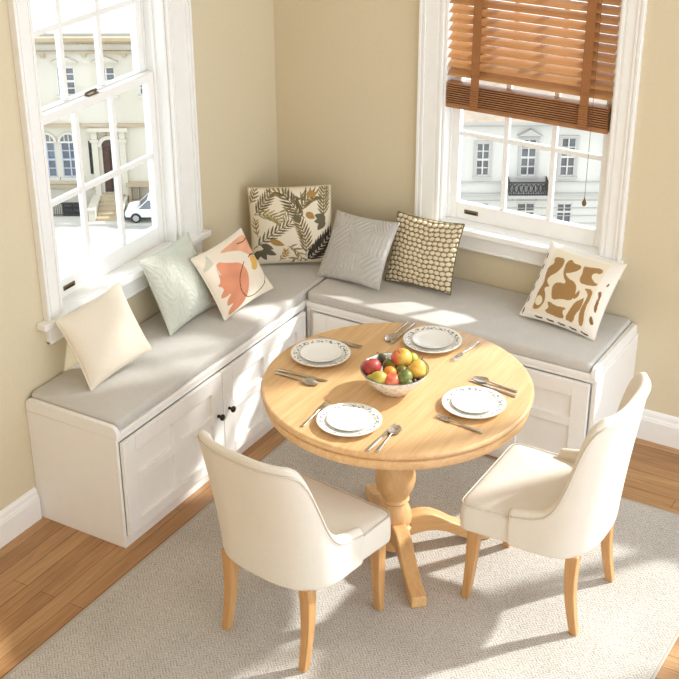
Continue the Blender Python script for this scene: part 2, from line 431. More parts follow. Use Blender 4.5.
def bench(name, label, MX, u0, u1, D, doors, end, end_side):
    root = thing(name, label, 'bench')
    c = MB(); c.box(u0 + .001, u1 - .001, .001, D - .012, 0.0, BH - .002, MX)
    # face frame: plinth, top rail, stiles
    c.box(u0 + .001, u1 - .001, D - .012, D, 0, .050, MX); c.box(u0 + .001, u1 - .001, D - .012, D, .482, BH - .002, MX)
    c.box(u0 + .001, u0 + .014, D - .012, D, .05, .482, MX); c.box(u1 - .014, u1 - .001, D - .012, D, .05, .482, MX)
    obj('bench_body', c, M_BENCH, root, bevel=.002)
    b = MB(); b.box(u0 + .0005, u1 - .0005, .001, D + .006, BH, BT, MX)
    obj('seat_board', b, M_BENCH, root, bevel=.004)
    e = end_rim(MX, *end, .002, D + .007)
    obj('end_rim', e, M_BENCH, root, bevel=.003)
    if end_side:
        s = MB(); s.box(*end_side, .001, D + .004, 0, BH, MX); obj('side_panel', s, M_BENCH, root, bevel=.002)
    for u_a, u_b, kn in doors: panel_door(root, MX, u_a, u_b, .054, .478, kn, w0=D)
    return root
MLb = Matrix(((0, 1, 0, 0), (1, 0, 0, 0), (0, 0, 1, 0), (0, 0, 0, 1)))      # u -> y, w -> +x
MBb = Matrix(((1, 0, 0, 0), (0, -1, 0, 0), (0, 0, 1, 0), (0, 0, 0, 1)))     # u -> x, w -> -y
DL, DB = .447, .486
bench('storage_bench', 'long white storage bench under the left window with two black knobs', MLb, -1.828, -.001, DL,
      [(-1.812, -1.165, -1.203), (-1.160, -.505, -1.124)], (-1.830, -1.808), None)
bench('storage_bench', 'white storage bench along the back wall under the blind window', MBb, DL + .010, 1.836, DB,
      [(.500, 1.156, None), (1.161, 1.815, None)], (1.812, 1.834), (1.830, 1.843))

def cushion(name, label, x0, x1, y0, y1, z0, z1):
    """boxed seat pad with soft edges, slightly crowned"""
    nx, ny = 26, 26
    def row(z, inset):
        return z, inset
    bm = MB(); vs = []; 
    layers = [(z0, .006), (z0 + .006, .0), (z1 - .012, .0), (z1 - .004, .003), (z1, .011)]
    per = []
    def ring(ins):
        a0, a1, b0, b1 = x0 + ins, x1 - ins, y0 + ins, y1 - ins; r = .022 - min(ins, .01); pts = []
        for cx, cy, a in ((a1 - r, b1 - r, 0), (a0 + r, b1 - r, PI / 2), (a0 + r, b0 + r, PI), (a1 - r, b0 + r, 3 * PI / 2)):
            for k in range(6): t = a + PI / 2 * k / 5; pts.append((cx + r * math.cos(t), cy + r * math.sin(t)))
        return pts
    rings = [[(x, y, z) for x, y in ring(i)] for z, i in layers]
    bm.loft(rings)
    o = obj(name, bm, M_CUSH, smooth=True, angle=60)
    tag(o, label, 'cushion')
    return o
cushion('seat_cushion', 'long grey seat cushion on the bench under the left window', .004, DL - .002, -1.804, -.004, BT, .567)
cushion('seat_cushion', 'grey seat cushion on the bench along the back wall', DL + .008, 1.808, -DB + .002, -.004, BT, .567)

# ------------------------------------------------------------------ pillows
def in_poly(U, V, poly, it=2):
    P = list(poly)
    for _ in range(it):
        Q = []
        for i in range(len(P)):
            a, b = P[i], P[(i + 1) % len(P)]
            Q += [(a[0] * .75 + b[0] * .25, a[1] * .75 + b[1] * .25), (a[0] * .25 + b[0] * .75, a[1] * .25 + b[1] * .75)]
        P = Q
    ins = np.zeros(U.shape, bool)
    for i in range(len(P)):
        (x0, y0), (x1, y1) = P[i], P[(i + 1) % len(P)]
        if y0 == y1: continue
        c = (y0 > V) != (y1 > V)
        ins ^= c & (U < (x1 - x0) * (V - y0) / (y1 - y0) + x0)
    return ins
def near_line(U, V, pts, w, it=2):
    P = list(pts)
    for _ in range(it):
        Q = [P[0]]
        for a, b in zip(P, P[1:]): Q += [(a[0] * .75 + b[0] * .25, a[1] * .75 + b[1] * .25), (a[0] * .25 + b[0] * .75, a[1] * .25 + b[1] * .75)]
        P = Q + [P[-1]]
    hit = np.zeros(U.shape, bool)
    for (x0, y0), (x1, y1) in zip(P, P[1:]):
        dx, dy = x1 - x0, y1 - y0; L2 = dx * dx + dy * dy + 1e-12
        t = np.clip(((U - x0) * dx + (V - y0) * dy) / L2, 0, 1)
        hit |= (U - x0 - t * dx) ** 2 + (V - y0 - t * dy) ** 2 < w * w
    return hit
def leaflet(U, V, a, b, w):
    dx, dy = b[0] - a[0], b[1] - a[1]; L = math.hypot(dx, dy); dx /= L; dy /= L
    t = ((U - a[0]) * dx + (V - a[1]) * dy) / L; s = np.abs(-(U - a[0]) * dy + (V - a[1]) * dx)
    tt = np.clip(t, 0, 1)
    return (t > 0) & (t < 1) & (s < w * np.sin(PI * tt ** .8) ** .8)

def pat_leaf(U, V):
    C = np.empty(U.shape + (3,)); C[:] = srgb(232, 223, 203)
    def put(mask, c): C[mask] = srgb(*c)
    FR = {'a': [(-0.88, 0.34), (-0.68, 0.6), (-0.48, 0.86)], 'b': [(-0.88, 0.34), (-0.54, 0.35), (-0.28, 0.21)], 'c': [(-0.94, -0.56), (-0.46, -0.15), (-0.02, 0.12)], 'd': [(0.02, 0.67), (-0.19, 0.88), (-0.4, 0.91)], 'e': [(0.05, 0.66), (-0.07, 0.48), (-0.16, 0.32)], 'f': [(0.36, 0.26), (0.15, 0.5), (-0.09, 0.83)], 'g': [(0.26, 0.4), (0.38, 0.64), (0.6, 0.78)], 'h': [(0.84, 0.19), (0.83, 0.61), (0.86, 0.98)], 'i': [(0.3, -0.94), (0.65, -0.63), (0.99, -0.24)], 'j': [(0.34, -0.79), (0.34, -0.22), (0.14, 0.31)], 'k': [(-0.09, -0.49), (0.09, -0.58), (0.23, -0.83)], 'n': [(-0.32, -0.91), (-0.19, -0.74), (-0.14, -0.62)], 'p': [(-0.98, 0.62), (-0.9, 0.77), (-0.85, 0.93)], 'q': [(-0.83, -0.22), (-0.87, -0.01), (-0.87, 0.16)], 'r': [(0.07, 0.89), (0.2, 0.73), (0.39, 0.83)], 's': [(0.15, -0.92), (0.08, -0.83), (-0.01, -0.96)]}
    cl = dict(a=(92, 86, 64), b=(122, 112, 76), c=(92, 86, 62), d=(100, 94, 66), e=(118, 110, 84), f=(84, 78, 58), g=(96, 88, 62), h=(98, 92, 62), i=(52, 50, 50), j=(98, 88, 58), k=(112, 102, 72), n=(142, 114, 66), p=(104, 98, 74), q=(130, 108, 70), r=(92, 86, 66), s=(120, 108, 74))
    n_ = dict(a=7, b=7, c=9, d=5, e=4, f=7, g=6, h=9, i=9, j=11, k=4, n=5, p=4, q=4, r=4, s=3)
    ln = dict(a=.24, b=.22, c=.24, d=.22, e=.2, f=.3, g=.3, h=.22, i=.34, j=.25, k=.2, n=.14, p=.16, q=.14, r=.2, s=.16)
    for k, P in FR.items():
        (x0, y0), (x1, y1), (x2, y2) = P; n = n_[k]
        cx, cy = 2 * x1 - .5 * (x0 + x2), 2 * y1 - .5 * (y0 + y2)
        B = lambda t: ((1 - t) ** 2 * x0 + 2 * t * (1 - t) * cx + t * t * x2, (1 - t) ** 2 * y0 + 2 * t * (1 - t) * cy + t * t * y2)
        put(near_line(U, V, [B(t / 8) for t in range(9)], .009, 0), cl[k])
        for j in range(n):
            t = .12 + .88 * j / (n - 1); bx, by = B(t); ax, ay = B(min(t + .02, 1.02)); tx, ty = ax - bx, ay - by
            L = math.hypot(tx, ty) or 1; tx /= L; ty /= L; l = 1.30 * ln[k] * (1 - .55 * abs(t - .4))
            for sg in (1, -1):
                an = sg * math.radians(36); dx, dy = tx * math.cos(an) - ty * math.sin(an), tx * math.sin(an) + ty * math.cos(an)
                c = tuple(min(255, int(v * (1.22 if (j + (sg > 0)) % 3 else 1.45) * w_)) for v, w_ in zip(cl[k], (1.0, .97, .92)))
                put(leaflet(U, V, (bx, by), (bx + dx * l, by + dy * l), .013 + .040 * l * (1 if k != 'i' else 1.4)), c)
    LV = [[(-0.76, -0.44), (-0.45, -0.55)], [(-0.73, -0.57), (-0.38, -0.72)], [(-0.78, -0.59), (-0.64, -0.87)], [(-0.82, -0.61), (-0.93, -0.91)], [(-0.53, -0.31), (-0.17, -0.45)], [(0.4, 0.39), (0.61, 0.22)], [(0.42, 0.85), (0.67, 0.84)], [(0.87, 0.15), (0.59, 0.15)], [(0.85, 0.13), (0.67, -0.09)], [(0.87, 0.19), (0.61, 0.32)], [(0.11, 0.35), (0.24, 0.16)]]
    lc = [(104, 98, 80)] * 4 + [(172, 136, 80)] * 3 + [(108, 102, 82)] * 4
    for (a, b), c in zip(LV, lc): put(leaflet(U, V, a, b, .085), c)
    return C
def pat_geo(U, V):
    G = {'A': [(-0.7, 0.6), (-0.63, 0.67), (-0.4, 0.68), (-0.36, 0.47), (-0.45, 0.25), (-0.62, 0.1), (-0.63, -0.05), (-0.47, -0.15), (-0.57, -0.18), (-0.61, -0.24), (-0.5, -0.38), (-0.46, -0.56), (-0.51, -0.72), (-0.62, -0.81), (-0.73, -0.79), (-0.73, -0.57), (-0.75, -0.35), (-0.69, -0.09), (-0.75, 0.12), (-0.77, 0.34), (-0.63, 0.47)], 'B': [(-0.3, 0.39), (-0.32, 0.63), (-0.22, 0.73), (-0.11, 0.63), (0.1, 0.64), (0.09, 0.49), (-0.09, 0.35), (-0.23, 0.31), (-0.07, 0.19), (0.11, 0.16), (0.23, 0.03), (0.26, -0.2), (0.2, -0.35), (-0.05, -0.37), (-0.27, -0.48), (-0.37, -0.29), (-0.41, -0.08), (-0.31, 0.02), (-0.06, 0.04), (-0.25, 0.23)], 'C': [(0.14, 0.64), (0.23, 0.65), (0.62, 0.73), (0.64, 0.57), (0.46, 0.55), (0.44, 0.42), (0.59, 0.3), (0.68, 0.3), (0.64, 0.22), (0.39, 0.17), (0.26, 0.18), (0.2, 0.28), (0.21, 0.43)], 'D': [(0.4, 0.08), (0.63, 0.12), (0.66, -0.11), (0.61, -0.38), (0.68, -0.83), (0.56, -0.84), (0.5, -0.51), (0.55, -0.23), (0.57, -0.06), (0.49, 0.03)], 'E': [(-0.33, -0.52), (-0.15, -0.59), (0.19, -0.55), (0.07, -0.66), (0.19, -0.82), (0.03, -0.85), (-0.4, -0.81), (-0.28, -0.68), (-0.38, -0.56)], 'F': [(0.19, -0.82), (0.26, -0.54), (0.33, -0.32), (0.45, -0.21), (0.51, -0.13), (0.51, -0.46), (0.43, -0.6), (0.41, -0.84), (0.29, -0.84)], 'G': [(0.23, -0.23), (0.28, -0.08), (0.33, 0.01), (0.36, -0.17), (0.27, -0.28)], 'H': [(0.82, -0.38), (0.89, -0.39), (0.86, -0.16), (0.86, 0.02), (0.83, 0.16), (0.75, 0.11), (0.82, -0.01), (0.79, -0.16)], 'I': [(0.85, 0.3), (0.9, 0.45), (0.91, 0.32)], 'J': [(0.77, -0.61), (0.79, -0.49), (0.86, -0.56), (0.91, -0.68), (0.84, -0.71)]}
    hole = [(-0.74, -0.54), (-0.68, -0.42), (-0.57, -0.46), (-0.51, -0.58), (-0.58, -0.71), (-0.70, -0.67)]
    C = np.empty(U.shape + (3,)); C[:] = srgb(238, 233, 224)
    C[(np.abs(U) < .76) & (np.abs(V) < .88) & (U > -.78) & (U < .7)] = srgb(234, 224, 202)
    for k, P in G.items(): C[in_poly(U, V, P, 1)] = srgb(166, 130, 84) if k not in 'HIJ' else srgb(142, 102, 56)
    C[in_poly(U, V, hole)] = srgb(234, 224, 202)
    for k in range(6):
        y = .72 - k * .3
        C[in_poly(U, V, [(-.965, y), (-.93, y - .05), (-.935, y - .17), (-.96, y - .2), (-.975, y - .1)], 1)] = srgb(92, 74, 52)
    for k in range(5):
        x = -.62 + k * .31
        C[in_poly(U, V, [(x, -.93), (x + .1, -.955), (x + .22, -.95), (x + .24, -.985), (x + .06, -.985)], 1)] = srgb(84, 68, 50)
    return C
def pat_coral(U, V):
    K = {'a': [(-0.53, 0.62), (-0.17, 0.38), (0.19, 0.22), (0.28, -0.07), (0.15, -0.47), (-0.13, -0.85), (-0.43, -0.96), (-0.87, -0.97), (-0.83, -0.84), (-0.57, -0.72), (-0.84, -0.71), (-0.77, -0.55), (-0.53, -0.43), (-0.85, -0.45), (-0.91, -0.37), (-0.69, -0.2), (-0.86, -0.04), (-0.72, 0.01), (-0.67, 0.26)], 'b': [(0.95, 0.85), (.97, 0.53), (.97, 0.27), (.97, 0.14), (0.68, 0.23), (0.45, 0.51), (0.12, 0.67), (-0.26, 0.79), (0.13, 0.85), (0.61, 0.88)], 'y': [(0.6, 0.22), (0.95, 0.16), (0.91, -0.07), (0.61, -0.27), (0.45, -0.15), (0.58, 0.01)]}
    C = np.empty(U.shape + (3,)); C[:] = srgb(236, 226, 208)
    n = np.sin(U * 7 + np.sin(V * 5) * 1.6) * np.cos(V * 6.2 - U * 2)
    m = in_poly(U, V, K['a'], 1); C[m] = (np.array(srgb(224, 152, 120)) * (1 + .08 * n[m])[:, None])
    m = in_poly(U, V, K['b']); C[m] = (np.array(srgb(230, 172, 142)) * (1 + .10 * n[m])[:, None])
    m = in_poly(U, V, K['y']); C[m] = srgb(224, 180, 104)
    m = (U > -.95) & (U < -.6) & (V > .1) & (V < .9) & (n > .1); C[m] = srgb(206, 202, 186)
    for pts, w in (([(0.31, 0.17), (-0.1, -0.12), (-0.25, -0.53), (-0.1, -0.85), (0.29, -0.9), (0.72, -0.76), (0.94, -0.48), (.96, -0.2)], .012), ([(0.48, 0.74), (0.73, 0.68), (0.97, 0.71)], .014), ([(0.6, 0.22), (0.77, 0.25), (0.97, 0.16)], .018), ([(.97, -0.3), (0.95, -0.62), (.97, -0.84)], .012)):
        C[near_line(U, V, pts, w)] = srgb(62, 40, 30)
    return C
def check_cells(U, V):
    V = V + .035 * np.sin(U * 3.1 + 1) + .012 * np.sin(U * 11); U = U + .03 * np.sin(V * 4); r = V * 7.2; row = np.floor(r); c = U * 6.2 + .5 * (row % 2) + .15 * np.sin(row * 2.3)
    a = (r - row - .5) / .43; b = (c - np.floor(c) - .5) / .47
    return np.clip(1 - (a * a + b * b), 0, 1)
def pat_check(U, V):
    d = check_cells(U, V); C = np.empty(U.shape + (3,)); C[:] = srgb(140, 124, 92)
    C[d > .05] = srgb(226, 214, 188); return C
def h_mint(U, V):
    return .0030 * np.sin(U * 26 + 5 * np.sin(V * 5 + 2 * np.sin(U * 6))) * np.sin(V * 22 + 4 * np.sin(U * 7))
def h_knit(U, V):
    a = np.abs((V * 13 + np.abs(((U * 2.4) % 2) - 1) * 9) % 2 - 1); b = np.abs((U * 17) % 2 - 1) * np.abs((V * 6) % 2 - 1)
    c = np.abs((U * 11 - V * 11) % 2 - 1)
    k = (np.floor(U * 1.6 + .4) + 2 * np.floor(V * 1.4 + .2)) % 3
    return .0052 * np.where(k < .5, a, np.where(k < 1.5, b, c))
def h_check(U, V): return .007 * np.sqrt(check_cells(U, V))

def pillow(label, xy, deg, wh, T=.12, pattern=None, height=None, mat=None, pipe_mat=None, n=90, zb=.572, pipe=.0035, seed=0, bow=.065):
    """stuffed square cushion; local x right, z up, -y is the face; lies on its lower edge"""
    W, Hh = wh; g = np.linspace(-1, 1, n + 1); g = np.sign(g) * np.abs(g) ** .9
    U, V = np.meshgrid(g, g)
    rng = np.random.RandomState(seed); ph = rng.rand(8) * 6.28
    X = W / 2 * U * (1 - bow * (1 - V ** 2)); Z = Hh / 2 * V * (1 - bow * (1 - U ** 2))
    body = ((1 - U ** 2).clip(0) * (1 - V ** 2).clip(0)) ** .5
    wr = .06 * np.sin(3 * U + ph[0] + 2 * V) * np.cos(2.4 * V + ph[1]) * (np.abs(U * V) + .3) + .035 * np.sin(9 * (U + V) + ph[2]) * np.abs(U * V) ** 1.2 + .035 * np.sin(10 * (U - V) + ph[3]) * np.abs(U * V) ** 1.2
    Yf = -T / 2 * body * (1 + wr); Yb = T / 2 * body * (1 - wr)
    if height is not None: Yf = Yf - height(U, V) * (body > .12)
    m = n + 1; vs = []; idx = {}
    for i in range(m):
        for j in range(m): vs.append((X[i, j], Yf[i, j], Z[i, j]))
    back = -np.ones((m, m), int)
    for i in range(m):
        for j in range(m):
            if i in (0, n) or j in (0, n): back[i, j] = i * m + j
            else: back[i, j] = len(vs); vs.append((X[i, j], Yb[i, j], Z[i, j]))
    fs = []
    for i in range(n):
        for j in range(n):
            a = i * m + j; fs.append((a, a + 1, a + m + 1, a + m))
            fs.append((back[i, j], back[i + 1, j], back[i + 1, j + 1], back[i, j + 1]))
    yaw, lean, roll = (math.radians(d) for d in deg)
    root = thing('throw_pillow', label, 'pillow', kind=None)
    Rm = Matrix.Rotation(yaw, 4, 'Z') @ Matrix.Rotation(-lean, 4, 'X') @ Matrix.Rotation(-roll, 4, 'Y')
    # lowest corner touches the seat; xy is the middle of the lower edge
    off = Vector((0, 0, Hh / 2)); cs = [Rm @ (Vector((sx * W / 2, 0, sz * Hh / 2)) + off) for sx in (-1, 1) for sz in (-1, 1)]
    root.location = (xy[0], xy[1], zb - min(c.z for c in cs)); root.rotation_euler = Rm.to_euler()
    mb = MB(); mb.v = [(float(x), float(y), float(z + Hh / 2)) for x, y, z in vs]; mb.f = [[int(q) for q in f] for f in fs]
    o = obj('cover', mb, mat, root, smooth=True, angle=180)
    if pattern is not None:
        me = o.data; at = me.color_attributes.new('pattern', 'FLOAT_COLOR', 'POINT')
        C = pattern(U, V).reshape(-1, 3); base = C[(n // 2) * m + 1]
        data = np.ones((len(vs), 4)); data[:m * m, :3] = C; data[m * m:, :3] = pattern(U[1:-1, 1:-1], V[1:-1, 1:-1]).reshape(-1, 3)
        at.data.foreach_set('color', data.ravel())
    if pipe:
        loop = [(X[0, j], 0, Z[0, j]) for j in range(0, n, 3)] + [(X[i, n], 0, Z[i, n]) for i in range(0, n, 3)] + [(X[n, n - j], 0, Z[n, n - j]) for j in range(0, n, 3)] + [(X[n - i, 0], 0, Z[n - i, 0]) for i in range(0, n, 3)]
        pb = MB(); pb.tube([(float(a), float(b), float(c + Hh / 2)) for a, b, c in loop], pipe, 6, closed=True)
        obj('piping', pb, pipe_mat or mat, root, smooth=True, angle=180)
    return root
M_PCREAM = fabric('pillow_cream', srgb(230, 221, 204), var=.02, fine=400)
M_PMINT = fabric('pillow_mint', srgb(204, 208, 198), var=.05, fine=300, bump=.6)
M_PGREY = fabric('pillow_grey_knit', srgb(194, 192, 188), var=.06, fine=300, bump=.5)
M_PRINT = painted('pillow_printed_cloth')
M_PWHITE = fabric('pillow_edge_white', srgb(236, 230, 218), var=.03)
M_POLIVE = fabric('pillow_edge_olive', srgb(120, 106, 76), var=.1)
M_PLIN = fabric('pillow_edge_linen', srgb(206, 194, 166), var=.05)
pillow('plain cream pillow under the left window, nearest the open end of the bench', (.235, -1.514), (76.5, 24, 9), (.330, .305), T=.14, mat=M_PCREAM, seed=1)
pillow('pale mint textured pillow leaning on the left window sill', (.190, -.968), (91, 23.5, 0), (.348, .338), T=.12, height=h_mint, mat=M_PMINT, seed=2, n=120)
pillow('cream pillow printed with coral, yellow and a thin ring, beside the mint pillow', (.328, -.750), (80, 31, 6.6), (.326, .297), T=.10, pattern=pat_coral, mat=M_PRINT, pipe_mat=M_PWHITE, seed=3, n=150)
pillow('large cream pillow printed with olive leaves standing in the room corner', (.250, -.270), (30.5, 9, 2), (.378, .362), T=.14, pattern=pat_leaf, mat=M_PRINT, pipe_mat=M_PLIN, seed=4, n=190, bow=.025)
pillow('grey knitted pillow leaning against the tufted tan pillow on the back bench', (.582, -.335), (-8.5, 35, 4.5), (.345, .312), T=.08, height=h_knit, mat=M_PGREY, seed=5, n=150)
pillow('olive and cream tufted check pillow behind the grey knitted one', (.876, -.214), (-3, 23.5, 2.3), (.338, .316), T=.09, pattern=pat_check, height=h_check, mat=M_PRINT, pipe_mat=M_POLIVE, seed=6, n=170)
pillow('white pillow with tan abstract shapes at the right end of the back bench', (1.566, -.265), (-6.5, 39, -2), (.360, .345), T=.11, pattern=pat_geo, mat=M_PRINT, pipe_mat=M_PWHITE, seed=7, n=170)

# ------------------------------------------------------------------ table
TX, TY, TZ, TR = 1.355, -1.297, .7475, .500
tb = thing('dining_table', 'round oak pedestal dining table standing on the rug', 'table', (TX, TY, 0.010))
z = TZ - .010
mb = MB(); mb.lathe([(0, z - .026), (TR - .02, z - .026), (TR - .006, z - .024), (TR, z - .016), (TR, z - .010), (TR - .003, z - .004), (TR - .009, z - .0005), (TR - .013, z), (TR - .30, z), (0, z)], 128)
obj('tabletop', mb, M_OAK, tb, smooth=True, angle=50)
mb = MB(); mb.lathe([(0, z - .075), (TR - .050, z - .075), (TR - .022, z - .073), (TR - .013, z - .066), (TR - .010, z - .055), (TR - .010, z - .040), (TR - .014, z - .033), (TR - .022, z - .031), (TR - .024, z - .0262), (0, z - .0262)], 128)
obj('apron', mb, M_OAK, tb, smooth=True, angle=50)
prof = [(0, .012), (.050, .012), (.058, .016), (.060, .03), (.060, .088), (.066, .096), (.070, .104), (.070, .112), (.063, .118), (.060, .124), (.066, .132), (.067, .150), (.064, .172), (.056, .195), (.049, .212), (.047, .220), (.052, .226), (.056, .231), (.052, .237), (.050, .243), (.058, .258), (.071, .285), (.078, .315), (.078, .340), (.071, .372), (.058, .402), (.048, .425), (.046, .445), (.052, .452), (.056, .460), (.052, .468), (.047, .476), (.050, .53), (.058, .60), (.072, .645), (.088, .662), (0, .662)]
mb = MB(); mb.lathe(prof, 56); obj('pedestal', mb, M_OAKV, tb, smooth=True, angle=40)
top = [(.045, .142), (.075, .152), (.110, .157), (.145, .151), (.185, .130), (.225, .102), (.265, .080), (.305, .062), (.345, .052), (.385, .047)]
bot = [(.385, 0), (.350, 0), (.318, .004), (.282, .018), (.245, .038), (.205, .060), (.165, .072), (.125, .076), (.085, .070), (.045, .060)]
for k in range(4):
    mb = MB(); a = math.radians(-47.6 + 90 * k); R = Matrix.Rotation(a, 4, 'Z')
    mb.prism(top + bot, -.029, .029)
    o = obj('foot', mb, M_OAKX, tb, bevel=.006, seg=3); o.rotation_euler = (0, 0, a)

# ------------------------------------------------------------------ chairs
def smooth01(t): t = max(0, min(1, t)); return t * t * (3 - 2 * t)
def make_chair(label, loc, rz, ztop, lean, yf0):
    root = thing('dining_chair', label, 'chair', loc, rz, 'upholstered dining chairs')
    # plan of the wrap-around shell, sampled by arc length from right arm front to left arm front
    raw = [(.243, .03 - .09 * i / 8) for i in range(9)]
    nq = 60
    for i in range(1, nq):
        th = PI * i / nq; c, s = math.cos(th), math.sin(th); e = 2 / 2.7
        raw.append((.243 * math.copysign(abs(c) ** e, c), -.06 - .185 * abs(s) ** e))
    raw += [(-.243, -.06 + .09 * i / 8) for i in range(9)]
    P = [Vector((x, y, 0)) for x, y in raw]; S = [0]
    for a, b in zip(P, P[1:]): S.append(S[-1] + (b - a).length)
    Lt = S[-1]; NN = 96; plan = []
    for k in range(NN + 1):
        s = Lt * k / NN; i = 0
        while i < len(S) - 2 and S[i + 1] < s: i += 1
        f = (s - S[i]) / max(1e-9, S[i + 1] - S[i]); plan.append(P[i].lerp(P[i + 1], f))
    tt = np.linspace(0, 1, 201); hh = np.interp(tt, [0, .45, .525, .573, .608, .642, .682, .745, .85, 1], [ztop, ztop - .004, ztop - .026, ztop - .085, .690, .605, .548, .512, .492, .478])
    ker = np.exp(-np.linspace(-2, 2, 15) ** 2); ker /= ker.sum(); hp = np.concatenate([hh[1:31][::-1], hh, np.full(30, hh[-1])]); hh = np.convolve(hp, ker, 'same')[30:231]
    def h(t): return float(np.interp(t, tt, hh))
    th_ = .042; rings = []; edge = []; inner_edge = []
    zb = .330
    for k, p in enumerate(plan):
        t = abs(2 * k / NN - 1)
        a, b = plan[max(k - 1, 0)], plan[min(k + 1, NN)]; tan = (b - a).normalized(); nrm = Vector((-tan.y, tan.x, 0))
        if nrm.dot(Vector((0, -.05, 0)) - p) < 0: nrm = -nrm
        top = h(t)
        def at(d, zz, under=0):
            q = p + nrm * d; kk = max(0, (zz - zb) / .53)
            wy = smooth01((-q.y + .02) / .2)
            y = q.y - wy * (.020 * kk + lean * kk ** 1.5); x = q.x * (1 + .035 * kk)
            return (x, y, zz)
        zs = [zb + .006 + (top - .02 - zb) * q for q in (0, .12, .3, .5, .7, .88)]
        ring = [at(.016, zb), at(.004, zb + .001)] + [at(0, q) for q in zs] + [at(.003, top - .008), at(.012, top + .002), at(th_ / 2, top + .005), at(th_ - .010, top), at(th_ - .002, top - .012)]
        zi = [zb + (top - .03 - zb) * q for q in (.85, .62, .4, .2)]
        ring += [at(th_ + .006 * math.sin(PI * i / 3), q) for i, q in enumerate(zi)] + [at(th_, zb)]
        rings.append(ring); edge.append(Vector(at(-.001, top - .022))); inner_edge.append(at(th_ + .001, top - .02))
    # rounded arm fronts
    def endring(r, dy, sh):
        c = sum((Vector(q) for q in r), Vector()) / len(r); return [tuple(c + (Vector(q) - c) * sh + Vector((0, dy, 0))) for q in r]
    rings = [endring(rings[0], .012, .80), endring(rings[0], .008, .94)] + rings + [endring(rings[-1], .008, .94), endring(rings[-1], .012, .80)]
    mb = MB(); mb.loft(rings)
    obj('backrest', mb, M_UPH, root, smooth=True, angle=80, sub=1)
    pb = MB(); pb.tube([tuple(e) for e in edge], .0032, 6); 
    obj('piping', pb, M_PIPE, root, smooth=True, angle=180)
    # seat block: rounded outline, crowned top
    def outline(ins, yf=yf0):
        pts = []; hw = .240 - ins; r = .035
        for cx, cy, a in ((hw - r, yf - ins - r, 0), (-(hw - r), yf - ins - r, PI / 2)):
            for i in range(7): q = a + PI / 2 * i / 6; pts.append((cx + r * math.cos(q), cy + r * math.sin(q)))
        for i in range(0, 17):
            q = PI + PI * i / 16; c, s = math.cos(q), math.sin(q); e = 2 / 2.7
            pts.append(((hw - .012) * math.copysign(abs(c) ** e, c), -.05 - (.165 - ins * .5) * abs(s) ** e))
        return pts
    lay = [(.330, .010), (.333, .002), (.340, 0), (.418, 0), (.436, .004), (.446, .014), (.452, .035), (.457, .09), (.459, .15)]
    rings = [[(x, y, zz) for x, y in outline(i)] for zz, i in lay]
    # shrink the crowned layers towards the middle rather than offsetting them
    for li in (6, 7, 8):
        kx = {6: .90, 7: .66, 8: .3}[li]; rings[li] = [(x * kx, (y - .0) * kx, lay[li][0]) for x, y in outline(.014)]
    mb = MB(); mb.loft(rings); obj('seat', mb, M_UPH, root, smooth=True, angle=80, sub=1)
    pts = [(x, y, .4405) for x, y in outline(.004)][:14]
    pb = MB(); pb.tube([(.237, .04, .4405)] + pts + [(-.237, .04, .4405)], .0028, 6); obj('seat_piping', pb, M_PIPE, root, smooth=True, angle=180)
    # tapered, slightly curved legs
    def leg(sx, front):
        n = 9; rings = []
        for i in range(n):
            q = i / (n - 1); zz = .336 * (1 - q)
            hw = .0225 - .0085 * q
            if front: cx = sx * (.196 - .012 * q + .0 * q); cy = .182 + .004 * math.sin(q * PI) + .030 * q * q
            else: cx = sx * (.176 + .004 * q); cy = -.186 + .008 * math.sin(q * PI) - .030 * q ** 1.6
            rings.append([(cx - hw, cy - hw, zz), (cx + hw, cy - hw, zz), (cx + hw, cy + hw, zz), (cx - hw, cy + hw, zz)])
        m = MB(); m.loft(rings); return m
    for sx in (-1, 1):
        for fr in (True, False):
            lo = obj('leg', leg(sx, fr), M_CHAIRLEG, root, bevel=.003, seg=2)
    return root
make_chair('cream upholstered chair at the near side of the table, seen from behind', (1.279, -1.843, .010), math.radians(-8), .862, .076, .222)
make_chair('cream upholstered chair facing the table beside the short end of the back bench', (1.944, -1.249, .010), math.radians(90), .905, .040, .236)

